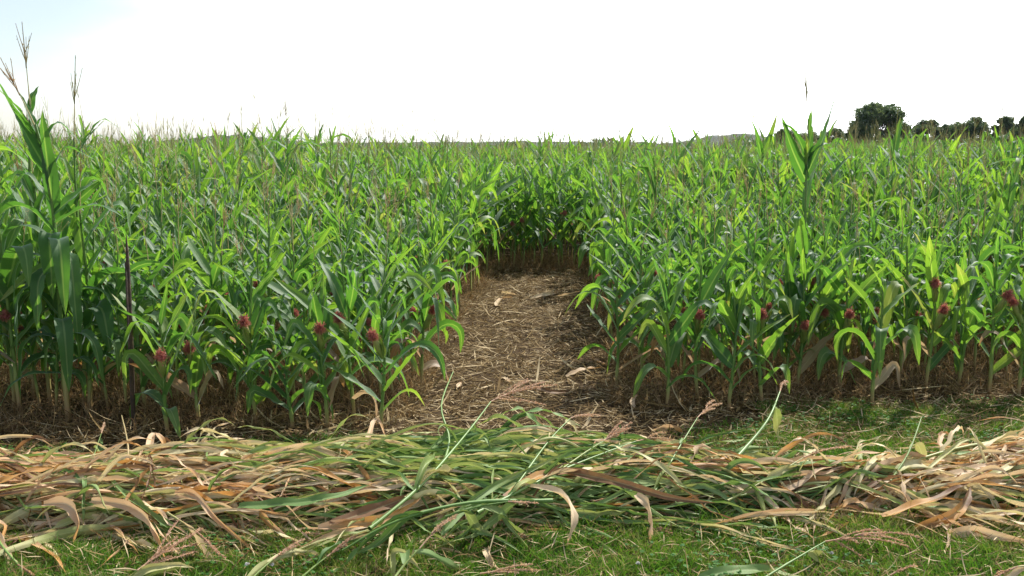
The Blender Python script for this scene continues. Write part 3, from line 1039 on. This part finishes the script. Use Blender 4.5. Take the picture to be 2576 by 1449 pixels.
def cut_stalk(P, dry, label, group, tas=False, nleaf=6, r0=.010, lw=.030, leaf_L=.5, tas_size=.24, tas_dir=None, loose=.35, lift=.04, tas_dry=.7, spread=.4, det=2, tip=None):
    """one cut corn stalk lying in the windrow: stalk, each leaf, tassel"""
    global CUTN
    CUTN += 1
    base = P[0].copy()
    o = root("cut_corn_stalk", label, "cut corn stalk", tuple(base), group)
    a = Acc()
    n = len(P)
    tube(a, P - base, np.linspace(r0, r0 * .35, n) * (1 + .2 * (np.arange(n) % 4 == 0)), 5, np.clip(dry * .8 + .05 + rng.normal(0, .08), 0, .8))
    put("stalk", a, [M_STALK], o)
    for k in range(nleaf):
        f = rng.uniform(.02, .85)
        i = f * (n - 1)
        j = int(i)
        p = P[j] + (P[min(j + 1, n - 1)] - P[j]) * (i - j)
        T = P[min(j + 1, n - 1)] - P[max(j - 1, 0)]
        head = math.atan2(T[1], T[0]) + rng.normal(0, loose) * (2.2 if rng.uniform() < .2 else 1)
        L = leaf_L * rng.uniform(.7, 1.35)
        up = rng.uniform() < .045
        Q = drape(p, head + (rng.normal(0, .5) if up else 0), L * (.75 if up else 1), 18, lift * rng.uniform(-.3, 1.5) + (rng.uniform(.05, .14) if up else 0), rng.uniform(.002, .03), rng.normal(0, .4), rng.uniform(-.02, .14) if up else 0, rng.uniform(.001, .0055), rng.normal(0, .7) if rng.uniform() < .16 else 0)
        a = Acc()
        strip(a, Q - base, lw * rng.uniform(.7, 1.3), rng.normal(0, 1.0), rng.normal(0, 1.5), rng.uniform(.3, 1.25), rng.uniform(.003, .012), np.clip(dry + rng.normal(0, .13), .05, .97), 5)
        put("leaf", a, [M_CUT], o)
    if tas:
        a = Acc()
        T = P[-1] - P[-3] if tas_dir is None else np.array(tas_dir, float)
        if tip is not None:
            T = on_z(tip[0], tip[1], tip[2]) - P[-1]
            tas_size = float(np.linalg.norm(T))
        tassel(a, P[-1] - base, T, tas_size, int(rng.integers(5, 9)) if spread > .25 else int(rng.integers(1, 4)), det, tas_dry, spread, rng.uniform(0, .25), 1.5)
        put("tassel", a, [M_TASSEL], o)
    return o


WIN = "cut corn stalks lying in the windrow"
# filler under the top layer: uncountable trampled leaves
a = Acc()
m = 4000
for k in range(m):
    x = rng.uniform(-3.6, 3.9)
    yc, hw = np.interp(x, _hx, _hyc), np.interp(x, _hx, _hhw)
    y = yc + hw * rng.uniform(-.98, 1.0)
    hd = rng.choice([0, PI]) + rng.normal(0.03, .22)
    P0 = np.array([x, y, heap(x, y) * rng.uniform(.2, .9)])
    Q = drape(P0, hd, rng.uniform(.3, .6), 9, rng.uniform(-.01, .02), rng.uniform(-.07, -.005), rng.normal(0, .3), 0, .0035)
    strip(a, Q, rng.uniform(.004, .014), rng.normal(0, .6), rng.normal(0, .7), rng.uniform(.2, .9), .004, np.clip(mixdry(x, y) + rng.normal(0, .06), .05, .97), 3)
o = put("crop_litter", a, [M_CUT])
tag(o, "tangled layer of cut corn leaves packed inside the windrow", kind="stuff", group="windrow")

buckets = {}
for k in range(255):
    x = rng.uniform(-3.3, 3.5)
    yc, hw = np.interp(x, _hx, _hyc), np.interp(x, _hx, _hhw)
    u = rng.uniform(-.95, .95)
    y = yc + hw * u
    rev = rng.uniform() < .30
    hd = (PI if rev else 0) + rng.normal(.05, .19)
    L = rng.uniform(.7, 1.25)
    x0 = x - .5 * L * math.cos(hd)
    y0 = y - .5 * L * math.sin(hd)
    P0 = np.array([x0, y0, heap(x0, y0) + rng.uniform(-.03, .02)])
    P = drape(P0, hd, L, 16, rng.uniform(.0, .03), rng.uniform(-.02, .02), rng.normal(0, .22))
    dr = float(mixdry(x, y))
    tas = rng.uniform() < .45
    kind = "green" if dr < .40 else ("yellowing" if dr < .5 else ("straw coloured" if dr < .70 else "tan brown"))
    place = "near grassy side" if u < -.33 else ("crest" if u < .4 else "side towards the corn")
    o = cut_stalk(P, dr, "cut corn stalk", WIN, tas, int(rng.integers(5, 9)), rng.uniform(.004, .008), rng.uniform(.007, .019 + .005 * (abs(x + .1) > 1.2)), .60, rng.uniform(.16, .24))
    buckets.setdefault((kind, place), []).append((x, o))
for (kind, place), lst in buckets.items():
    for j, (x, o) in enumerate(sorted(lst, key=lambda q: q[0])):
        n = len(lst)
        if j < n / 2:
            o["label"] = f"{ORD[min(j, 24)]} {kind} cut corn stalk from the left on the windrow's {place}"
        else:
            o["label"] = f"{ORD[min(n - 1 - j, 24)]} {kind} cut corn stalk from the right on the windrow's {place}"

# stalks one can single out in the photograph (points: px, py, height)
def pts3(*q):
    return spline([on_z(px, py, z * ZS) for px, py, z in q], 16)


HERO = "cut stalks sticking out of the windrow"
H_ = [
    # label, points (px, py, z), tassel tip (px, py, z) or None, dryness, leaves, radius, leaf half width, leaf length, tassel spread
    ("green cut stalk rising right across the windrow toward the path with a spreading tassel", [(930, 1330, .2), (1060, 1220, .30), (1170, 1095, .40), (1235, 1010, .48)], (1375, 938, .50), .25, 5, .009, .03, .5, .40),
    ("green bent cut stalk poking upright out of the windrow left of the path opening", [(1100, 1200, .26), (1130, 1110, .34), (1110, 1020, .48), (1140, 935, .55)], None, .2, 2, .008, .022, .4, .3),
    ("green cut stalk with tassel pointing right in front of the path opening", [(1200, 1290, .24), (1420, 1180, .28), (1600, 1110, .28)], (1700, 1085, .28), .28, 4, .008, .024, .5, .3),
    ("green cut stalk with narrow tassel leaning over the path's front edge", [(1300, 1220, .24), (1380, 1110, .36), (1435, 1052, .42)], (1508, 1022, .44), .3, 2, .006, .022, .4, .15),
    ("thin green cut stalk leaning up to the right beyond the middle of the windrow", [(1640, 1250, .16), (1700, 1140, .30), (1755, 1050, .40)], (1812, 984, .46), .3, 2, .006, .02, .4, .15),
    ("kinked pale green cut stalk rising highest out of the windrow right of the path", [(1780, 1230, .15), (1890, 1110, .30), (1935, 1050, .40), (1962, 985, .50)], (1977, 922, .56), .34, 3, .011, .028, .3, .12),
    ("cut stalk with a long brown tassel lying over the green clover right of centre", [(1830, 1260, .12), (1940, 1200, .2), (2021, 1151, .26)], (2132, 1099, .30), .5, 3, .006, .022, .4, .12),
    ("grey green stiff cut stalk sticking up near the right end of the windrow", [(2240, 1210, .18), (2285, 1140, .3), (2318, 1050, .46)], None, .28, 3, .007, .024, .34, .3),
    ("green cut stalk with a broad leaf and spreading tassel on the grass at lower right", [(1850, 1500, .05), (1970, 1425, .10), (2076, 1362, .13)], (2291, 1318, .16), .26, 2, .007, .030, .42, .55),
    ("cut stalk with upright bristly tassel crossing the windrow's near edge at the centre", [(960, 1500, .05), (1010, 1430, .12), (1055, 1380, .19)], (1146, 1264, .34), .3, 2, .007, .024, .34, .18),
    ("cut stalk with a loose tan tassel on the grass at lower left", [(270, 1500, .02), (310, 1465, .07), (345, 1435, .12)], (500, 1318, .18), .36, 2, .007, .028, .34, .35),
    ("short cut stalk with thick brown tassel hanging down into the grass at left", [(420, 1290, .24), (460, 1315, .20), (492, 1335, .17)], (566, 1400, .08), .6, 1, .006, .02, .3, .2),
    ("cut stalk with reddish tassel pointing up right on the near grass", [(610, 1480, .03), (650, 1440, .07), (687, 1407, .10)], (764, 1342, .15), .4, 2, .006, .02, .3, .22),
    ("cut stalk with slim brown tassel pointing up right beside the orange leaf", [(740, 1470, .03), (785, 1430, .07), (823, 1400, .10)], (896, 1338, .16), .4, 1, .006, .02, .3, .15),
    ("cut stalk with long flat tassel lying along the grass at bottom centre", [(1130, 1480, .03), (1170, 1458, .06), (1207, 1443, .08)], (1354, 1420, .09), .5, 2, .006, .022, .26, .18),
    ("cut stalk with a small tassel pointing right on the front of the windrow's middle", [(1120, 1300, .22), (1200, 1275, .26), (1278, 1262, .27)], (1354, 1262, .26), .3, 2, .006, .02, .3, .15),
    ("cut stalk with feathery brown tassel at the windrow's back, before the path's right edge", [(1400, 1190, .22), (1470, 1140, .28), (1519, 1109, .32)], (1584, 1062, .36), .4, 2, .006, .02, .3, .3),
    ("cut stalk with thick tassel rising from the bottom edge at lower right", [(2150, 1500, .03), (2200, 1470, .06), (2239, 1447, .08)], (2300, 1412, .12), .5, 0, .006, .02, .3, .12),
    ("cut stalk with thick tassel entering the picture at the lower right corner", [(2680, 1400, .1), (2620, 1420, .1), (2560, 1425, .1)], (2480, 1460, .05), .6, 1, .006, .022, .26, .2),
    ("brownish cut stalk with tassel slanting down over the grass at far left", [(-60, 1230, .16), (-10, 1350, .09), (45, 1420, .06)], (110, 1462, .03), .5, 3, .009, .028, .36, .2),
    ("brown dry curled cut stalk standing up near the stake", [(310, 1215, .2), (322, 1130, .32), (306, 1045, .46)], None, .8, 3, .007, .018, .2, .3),
    ("thin yellow green seeding stalk upright left of the stake", [(205, 1250, .1), (235, 1150, .22), (255, 1090, .30)], (262, 1055, .34), .35, 1, .004, .012, .2, .1),
    ("green cut stalk bent down across the front of the windrow at the centre", [(1390, 1260, .24), (1180, 1265, .28), (1000, 1310, .26), (860, 1385, .15)], None, .22, 4, .010, .024, .5, .3),
    ("long yellow green cut stalk along the top of the windrow at the right end", [(2576, 1100, .2), (2400, 1130, .24), (2200, 1190, .2), (2000, 1240, .14)], None, .5, 6, .009, .026, .5, .3),
]
for lab, q, tip, dr, nl, r0_, lw_, ll_, spd in H_:
    tp = None if tip is None else (tip[0], tip[1], tip[2] * ZS)
    cut_stalk(pts3(*q), dr, lab, HERO, tip is not None, nl, r0_, lw_, ll_, loose=.2, tip=tp, spread=spd, tas_dry=rng.uniform(.6, 1.0))

# loose dry leaves singled out: control points (px, py, z), half width, dryness
LOOSE = [
    ("tan corn leaf folded into a standing loop near the stake", [(385, 1205, .19), (375, 1130, .25), (392, 1092, .30), (412, 1120, .27), (405, 1185, .2)], .028, .72),
    ("orange brown curled corn leaf standing beside the tan loop", [(412, 1180, .18), (418, 1130, .24), (408, 1105, .28), (436, 1125, .24), (428, 1190, .18)], .022, .93),
    ("pale tan corn leaf bent over like a hook at the windrow's back left", [(870, 1160, .18), (920, 1110, .24), (938, 1062, .31), (955, 1060, .31), (972, 1105, .25)], .020, .70),
    ("long tan corn leaf tip pointing up right at the windrow's back", [(420, 1230, .2), (480, 1140, .24), (540, 1075, .30), (580, 1062, .32)], .020, .60),
    ("pale corn leaf tip sticking up at the far left of the windrow", [(0, 1205, .18), (40, 1160, .2), (88, 1118, .24)], .022, .66),
    ("broad orange corn leaf lying over the windrow's centre left", [(830, 1320, .2), (920, 1290, .22), (1000, 1260, .25), (1045, 1240, .27)], .036, .92),
    ("broad tan corn leaf lying below the orange one", [(800, 1330, .18), (900, 1320, .18), (980, 1300, .2), (1060, 1250, .24)], .040, .78),
    ("orange tan corn leaf arching across the middle of the windrow", [(1270, 1250, .24), (1380, 1190, .27), (1520, 1205, .25), (1680, 1250, .2), (1800, 1265, .16)], .034, .88),
    ("long pale corn leaf hanging down over the near edge at centre right", [(1300, 1220, .26), (1400, 1240, .26), (1440, 1290, .2), (1432, 1345, .1), (1428, 1375, .02)], .030, .66),
    ("pale tan corn leaf hanging straight down to the grass right of centre", [(1600, 1245, .2), (1632, 1270, .18), (1642, 1320, .09), (1635, 1365, .02)], .030, .70),
    ("tan corn leaf with orange edge on the right end's front", [(2220, 1300, .08), (2300, 1275, .12), (2390, 1240, .16), (2440, 1212, .2)], .038, .86),
    ("yellow brown corn leaf drooping over the right end's near side", [(2300, 1330, .03), (2390, 1300, .08), (2430, 1260, .14), (2440, 1225, .18)], .038, .84),
    ("orange corn leaf with a wavy edge on the right half of the windrow", [(1930, 1225, .14), (2060, 1215, .17), (2180, 1205, .18), (2320, 1170, .2)], .034, .90),
    ("green corn leaf arching over the right end of the windrow", [(2300, 1210, .18), (2380, 1140, .26), (2440, 1105, .3), (2500, 1150, .24), (2510, 1180, .2)], .016, .42),
    ("pale corn leaf curling over the near edge at the left", [(110, 1270, .18), (170, 1270, .2), (200, 1310, .14), (185, 1370, .05)], .042, .74),
    ("long pale corn leaf bending down over the left half's near edge", [(230, 1260, .2), (330, 1275, .2), (390, 1330, .12), (420, 1420, .02)], .034, .74),
    ("striped pinkish corn leaf sloping down right at the left half", [(440, 1240, .22), (490, 1245, .22), (550, 1310, .14), (650, 1395, .03)], .026, .76),
    ("folded tan corn leaf like a roof ridge on the left half", [(320, 1260, .2), (350, 1215, .25), (372, 1185, .28), (384, 1190, .27), (388, 1225, .22)], .026, .84),
    ("dark green broad corn leaf lying along the windrow left of centre", [(600, 1275, .2), (700, 1270, .22), (820, 1255, .23), (930, 1220, .24)], .038, .12),
    ("green corn leaf bent like a tent at the front of the centre", [(1090, 1320, .16), (1180, 1280, .2), (1230, 1265, .22), (1290, 1330, .12), (1350, 1400, .03)], .020, .24),
    ("broad green corn leaf crossing the windrow up to the right", [(1110, 1345, .14), (1200, 1250, .24), (1330, 1180, .28), (1450, 1130, .28)], .026, .27),
    ("green corn leaf arching over the back of the windrow before the path", [(1060, 1160, .24), (1120, 1100, .31), (1200, 1085, .33), (1235, 1120, .28), (1240, 1190, .2)], .026, .22),
    ("broad green leaf lying flat on the grass at bottom right", [(1760, 1455, .05), (1860, 1435, .06), (1950, 1440, .05), (2040, 1460, .03)], .036, .22),
    ("pale twin corn leaf on the grass at the lower right edge", [(2380, 1345, .04), (2450, 1335, .05), (2520, 1350, .05), (2600, 1365, .02)], .034, .68),
    ("pale bent corn leaf sticking up at the bottom centre left", [(985, 1480, .02), (985, 1400, .12), (1010, 1388, .14), (1040, 1410, .1), (1080, 1460, .03)], .024, .40),
    ("curled tan corn husk on the grass at the bottom centre", [(1225, 1380, .04), (1240, 1410, .06), (1262, 1440, .04)], .030, .70),
    ("tan upright curled leaf near the right end of the windrow", [(2375, 1160, .18), (2362, 1110, .24), (2372, 1090, .26), (2392, 1095, .25)], .024, .74),
]
for lab, q, hw_, dr in LOOSE:
    P = pts3(*q)
    a = Acc()
    strip(a, P - P[0], hw_ * .82, rng.normal(0, .35) + .5, rng.normal(0, .9), rng.uniform(.4, .9), .009, dr, 7)
    o = put("corn_leaf", a, [M_CUT], None, tuple(P[0]))
    tag(o, lab, "corn leaf", "loose corn leaves")

# dead leaves and husks lying on the path
PATHLEAF = [
    ("pale grey husk leaf lying near the path's right edge", [(1425, 948), (1470, 930), (1525, 925)], .03, .72), ("short grey husk leaf above the longer one on the path", [(1490, 905), (1530, 922)], .028, .80),
    ("white curled leaf standing on the soil right of the path mouth", [(1592, 1028), (1590, 1010), (1604, 992)], .022, .66), ("small pale leaf scrap at the path's left edge", [(1150, 975), (1160, 962)], .02, .66),
    ("rust brown leaf lying across the path mouth", [(1330, 965), (1380, 985), (1432, 985)], .022, .93), ("cluster scrap of pale leaf at the far left of the path", [(1250, 770), (1262, 752), (1290, 748)], .045, .66),
    ("long pale leaf across the far end of the path", [(1335, 752), (1375, 742), (1400, 738)], .04, .66), ("pale leaf strip at the far end's right half", [(1395, 748), (1440, 738), (1480, 728)], .03, .68),
    ("pale husk scrap in the far left of the path", [(1262, 738), (1300, 742)], .04, .64), ("tan leaf on the soil beneath the right corn row", [(1640, 1085), (1690, 1075), (1720, 1090)], .026, .74),
    ("pale leaf scrap near the mouth of the path's centre", [(1265, 950), (1285, 962)], .022, .7), ("tan leaf scrap on bare soil right of the windrow's middle", [(1990, 1100), (2030, 1105)], .02, .8),
]
for lab, q, hw_, dr in PATHLEAF:
    n = len(q)
    P = spline([on_z(px, py, .018 + (.035 if 0 < i < n - 1 or "standing" in lab and i == n - 1 else 0)) for i, (px, py) in enumerate(q)], 10)
    a = Acc()
    strip(a, P - P[0], hw_, rng.normal(0, .3), rng.normal(0, .6), .5, .006, dr, 5)
    o = put("dead_leaf", a, [M_CUT], None, tuple(P[0]))
    tag(o, lab, "dead leaf", "dead leaves on the path")

# ------------------------------------------------------------------ litter, dead undergrowth, grass, clover
def scatter_litter(m, xs, ys, ok, Lr, Wr, z0, el, name, label, dr=(0, .3)):
    a = Acc()
    x, y = rng.uniform(*xs, m), rng.uniform(*ys, m)
    k = ok(x, y)
    x, y = x[k], y[k]
    n = len(x)
    p0 = np.stack([x, y, rng.uniform(0.0, z0, n)], 1)
    e = np.radians(rng.uniform(-2, el, n))
    P, S, N, t = blade_lines(p0, rng.choice([0, PI], n) + rng.normal(0, .9, n), e, e + rng.normal(-.2, .5, n), rng.uniform(*Lr, n), 4)
    blades(a, P, S, N, t, rng.uniform(*Wr, n), 2, 0, 0, rng.uniform(-1, 1, n), 0, prof=prof_flat, dry=rng.uniform(*dr, n))
    o = put(name, a, [M_STRAW])
    return tag(o, label, kind="stuff")


on_path = lambda x, y: in_path(x, y, .15) | ((y < edge(x) + .2) & (y > edge(x) - 1.1) & ((x < 1.0) | (y > edge(x) - .35) | (np.sin(37 * x + 19 * y) > -.1))) | ((y > PATH_END - .3) & (y < PATH_END + .8) & (np.abs(x - .4) < 1.0))
scatter_litter(180000, (-5.2, 5.6), (4.9, 14.2), on_path, (.03, .16), (.0016, .0042), .022, 14, "straw_litter", "flattened brown straw and leaf litter covering the path and field edge", (0, .35))
under = lambda x, y: (y > edge(x) - .1) & ~in_path(x, y, -.08)
scatter_litter(45000, (-6, 6.5), (5.2, 15), under, (.05, .25), (.0016, .004), .05, 40, "field_litter", "dead straw lying between the corn rows", (0, .15))

scatter_litter(2600, (-3, 3.5), (5.0, 14.0), on_path, (.12, .42), (.003, .009), .03, 8, "broken_straw", "longer pieces of broken stalk and leaf on the path", (.05, .45))

a = Acc()
m = 120000
x, y = rng.uniform(-5.2, 5.6, m), rng.uniform(5.0, 14.8, m)
d_e = y - edge(x)
side = np.minimum(np.abs(x - path_l(y)), np.abs(x - path_r(y)))
w = np.where(d_e < -.05, 0, np.where(d_e < 2.2, 1.0, .2)) + np.where((side < .35) & (y < 14), .35, 0) + np.where((y > PATH_END) & (np.abs(x - .4) < 1), .8, 0)
w = np.where(in_path(x, y, -.04), 0, w) * np.where(d_e < -.05, 0, 1)
k = rng.uniform(size=m) < w
x, y = x[k], y[k]
n = len(x)
p0 = np.stack([x, y, np.zeros(n)], 1)
P, S, N, t = blade_lines(p0, rng.uniform(0, 6.28, n), np.radians(rng.uniform(35, 92, n)), np.radians(rng.uniform(-60, 60, n)), rng.uniform(.08, .46, n) * np.clip(.5 + .8 * (y - edge(x)), .5, 1) * (.7 + .35 * np.sin(3.1 * x + 1.3 * y) * np.sin(2.7 * y + x)) * np.where(side[k] < .3, .75, 1), 6, rng.uniform(.4, .8, n), .6)
blades(a, P, S, N, t, rng.uniform(.0014, .0038, n), 2, 0, 0, rng.uniform(0, 3, n), 1, prof=prof_grass, dry=rng.uniform(-.05, .1, n))
o = put("dead_undergrowth", a, [M_UNDER])
tag(o, "tangle of dead brown grass standing under the corn", kind="stuff")


def grass_density(x, y):
    yc, hw = np.interp(x, _hx, _hyc), np.interp(x, _hx, _hhw)
    near = np.clip((yc - hw * .55 - y) / .1, 0, 1)
    back = np.clip((y - yc - hw * .5) / .1, 0, 1) * np.clip((edge(x) + .02 + .12 * np.sin(4 * x) - .30 * (x < 1.6) - y) / .25, 0, 1)
    right = np.clip((x - .85) / .7, 0, 1)
    left = np.clip((-x - .5) / .6, 0, 1) * .62 + np.clip((-x - 2.2) / .4, 0, 1) * .4
    patch = .55 + .45 * np.sin(2.3 * x + 1.1 * y) * np.sin(3.1 * y - .6 * x)
    return near * (.75 + .25 * patch) + back * np.maximum(right * (.65 + .35 * patch), left * patch)


def grass_field(m, name, label, mat, clover=False):
    x, y = rng.uniform(-4.9, 5.5, m), rng.uniform(3.2, 6.5, m)
    k = (rng.uniform(size=m) < grass_density(x, y)) & (np.abs(x) < .56 * y + 1.7)
    x, y = x[k], y[k]
    n = len(x)
    z = bump_ground(x, y)
    return x, y, z, n


scatter_litter(36000, (-4.9, 5.5), (3.2, 6.4), lambda x, y: rng.uniform(size=len(x)) < grass_density(x, y) * .8, (.03, .14), (.001, .0026), .04, 30, "dead_thatch", "dead straw caught among the mown grass", (0.1, .5))
x, y, z, n = grass_field(600000, "", "", None)
a = Acc()
tuft = .5 + .5 * np.sin(7 * x + 3 * np.sin(5 * y)) * np.sin(8 * y + 2 * np.sin(6 * x))
P, S, N, t = blade_lines(np.stack([x, y, z], 1), rng.uniform(0, 6.28, n), np.radians(rng.uniform(40, 95, n)), np.radians(rng.uniform(-40, 70, n)),
                         rng.uniform(.02, .065, n) * (.6 + .8 * tuft) * np.where(rng.uniform(size=n) < .04, 1.8, 1) * np.where(y > 5, .9, 1), 4, .6, .8)
blades(a, P, S, N, t, rng.uniform(.0014, .0034, n), 2, 0, 0, rng.uniform(0, 3, n), .6, prof=prof_grass,
       dry=np.clip(.14 + .10 * np.sin(1.9 * x + .8) * np.sin(2.6 * y) + .13 * np.sin(5.3 * x + 2 * y) * np.sin(6.1 * y - 1.7 * x) + rng.normal(0, .12, n) + (rng.uniform(size=n) < .09) * .5, 0, 1))
o = put("grass", a, [M_GRASS])
tag(o, "short green mown grass in front of and behind the windrow", kind="stuff")

x, y, z, n = grass_field(23000, "", "", None)
pk = np.sin(3.1 * x + 1.7) * np.sin(4.3 * y + .6) + .5 * np.sin(8 * x + 2) * np.sin(9 * y) + .55 * (y > 5.0) - .1
k = rng.uniform(size=n) < np.clip(pk * .9 + .15, 0, 1)
x, y, z = x[k], y[k], z[k]
n = len(x)
a = Acc()
hz = rng.uniform(.02, .055, n)
for q in range(3):
    ph = rng.uniform(0, 6.28, n) * 0 + q * 2.09 + np.repeat(rng.uniform(0, 6.28), n) + x * 50
    P, S, N, t = blade_lines(np.stack([x, y, z + hz], 1), ph, np.radians(rng.uniform(0, 35, n)), np.radians(rng.uniform(-30, 10, n)), rng.uniform(.010, .021, n), 4)
    blades(a, P, S, N, t, rng.uniform(.005, .009, n), 3, .15, 0, 0, 0, prof=prof_flat, dry=rng.uniform(0, .8, n))
o = put("clover", a, [M_CLOVER])
tag(o, "low patches of clover leaves growing among the grass", kind="stuff")

# a few clover heads
for k, (px, py, lab) in enumerate([(622, 1420, "white clover head in the grass at lower left of the windrow"), (684, 1553 * .915, "white clover head right of the other one in the left grass"), (2092, 1392, "small white clover head in the grass at lower right"), (1605, 1418, "white clover head in the grass below the windrow's right half")]):
    p = on_z(px, py, .05)
    o = root("clover_flower", lab, "flower", (p[0], p[1], 0), "clover flowers")
    a = Acc()
    tube(a, [[0, 0, 0], [.004, 0, .025], [0, 0, .05]], .0012, 4, .2)
    put("stem", a, [M_STALK], o)
    a = Acc()
    D = rng.normal(size=(60, 3))
    D[:, 2] = np.abs(D[:, 2]) - .2
    spikelets(a, np.repeat([[0, 0, .05]], 60, 0), D, .011, .002, .2)
    put("flower_head", a, [M_PETAL], o)

# ------------------------------------------------------------------ trees beyond the field
def tree(px, top_py, wpx, dist, label, seed, shape=1.0, name="broadleaf_tree"):
    r = np.random.default_rng(seed)
    x = (px - CX) / F_PX * dist
    Ht = CAM_H + (HOR - top_py) / F_PX * dist
    wd = wpx / F_PX * dist / 2
    o = root(name, label, "tree", (x, dist, -.02), "trees beyond the corn field")
    a = Acc()
    tr = np.array([[0, 0, 0], [.1, 0, Ht * .2], [-.1, .1, Ht * .42], [.05, 0, Ht * .75]])
    tube(a, spline(tr, 9), np.linspace(.028, .006, 9) * Ht, 7)
    lobes = []
    nl = 30
    for k in range(nl):
        az, el = k * 2.4 + r.uniform(-.4, .4), r.uniform(-.9, 1.0)
        q = np.array([math.cos(az) * wd * .72 * math.cos(max(el, 0) * 1.2), math.sin(az) * wd * .72 * math.cos(max(el, 0) * 1.2), Ht * (.54 + .33 * el)])
        lobes.append((q, wd * r.uniform(.22, .40)))
        st = spline([[0, 0, Ht * r.uniform(.22, .5)], q * [.5, .5, .8], q], 6)
        tube(a, st, np.linspace(.009, .0025, 6) * Ht, 5)
    put("trunk", a, [M_BARK], o)
    c = Acc()
    for q, R in lobes:
        m = 700
        D = r.normal(size=(m, 3))
        D /= np.linalg.norm(D, axis=1, keepdims=True)
        rad = R * r.uniform(.35, 1.0, m) ** .6 * (1 + .25 * np.sin(6 * D[:, 0] + 4 * D[:, 2] + q[0]))
        C = q + D * rad[:, None] * [1, 1, .8 * shape]
        s = .023 * Ht * r.uniform(.6, 1.3, m)
        U = r.normal(size=(m, 3))
        U /= np.linalg.norm(U, axis=1, keepdims=True)
        Vv = np.cross(U, r.normal(size=(m, 3)))
        Vv /= np.linalg.norm(Vv, axis=1, keepdims=True)
        quad = np.stack([C - U * s[:, None], C + Vv * s[:, None] * .55, C + U * s[:, None], C - Vv * s[:, None] * .55], 1)
        c.add(quad, np.arange(m * 4).reshape(m, 4), None, r.uniform(0, .5))
    put("crown", c, [M_TREE], o)
    return o


tree(2200, 256, 150, 150, "largest dark round tree rising over the corn on the right", 1)
tree(2145, 300, 60, 158, "small dark tree merging with the largest tree's left side", 21)
tree(2318, 293, 75, 190, "small rounded tree just right of the largest tree", 2)
tree(2425, 290, 100, 185, "broad low tree third from the right edge of the picture", 3)
tree(2370, 308, 50, 200, "lowest tree in the gap right of the largest tree", 31)
tree(2510, 286, 62, 170, "round tree second from the right edge of the picture", 4)
tree(2572, 282, 70, 165, "dark round tree cut off by the right edge of the picture", 5)
tree(2640, 285, 90, 165, "dark tree standing just beyond the right edge", 55)
tree(2090, 322, 60, 210, "low tree left of the largest dark tree", 6)
tree(1968, 322, 70, 215, "rounded low tree at the left end of the right tree group", 7)
tree(2025, 330, 70, 220, "low dark tree between the tall corn plant and the tree group's left end", 8)

# far woods at the foot of the hills, one mass
c = Acc()
for k in range(260):
    x = rng.uniform(-900, 900)
    y = rng.uniform(560, 720)
    Ht = rng.uniform(5, 9) * (1.0 if x > 150 else .72) * (1 + .4 * math.sin(x / 70))
    m = 110
    D = rng.normal(size=(m, 3))
    D /= np.linalg.norm(D, axis=1, keepdims=True)
    C = np.array([x, y, Ht * .55]) + D * np.array([Ht * .55, Ht * .55, Ht * .5]) * rng.uniform(.5, 1, (m, 1))
    U, Vv = rng.normal(size=(2, m, 3)) * Ht * .07
    c.add(np.stack([C - U, C + Vv, C + U, C - Vv], 1), np.arange(m * 4).reshape(m, 4), None, rng.uniform(0, .5))
o = put("far_woods", c, [M_TREE])
tag(o, "distant dark line of woods below the hills", kind="stuff")
hm, hnt, hnd, hlk = new_mat("pale_haze")
ho = hnd.new("ShaderNodeOutputMaterial")
hv = hnd.new("ShaderNodeVolumePrincipled")
hv.inputs["Color"].default_value = (0.66, 0.82, 1.0, 1)
hv.inputs["Density"].default_value = 0.00004
hv.inputs["Anisotropy"].default_value = 0.3
hlk.new(hv.outputs[0], ho.inputs["Volume"])
V = np.array([[x, y, z] for z in (-5, 40) for y in (-640, 3600) for x in (-2600, 2600)], float)
Fh = np.array([[0, 2, 3, 1], [4, 5, 7, 6], [0, 1, 5, 4], [2, 6, 7, 3], [0, 4, 6, 2], [1, 3, 7, 5]])
hz_me = mesh_from("haze", [hm], V, Fh, np.zeros((8, 2)), np.zeros(8), np.zeros(6, np.int32), False)
hz_o = bpy.data.objects.new("haze", hz_me)
col.objects.link(hz_o)
tag(hz_o, "thin pale summer haze over the field and the far hills", kind="stuff")
for ob in bpy.data.objects:
    lb = ob.get("label")
    if lb and len(lb.split()) > 16:
        print("LONG", len(lb.split()), lb)
print("objects", len(bpy.data.objects))
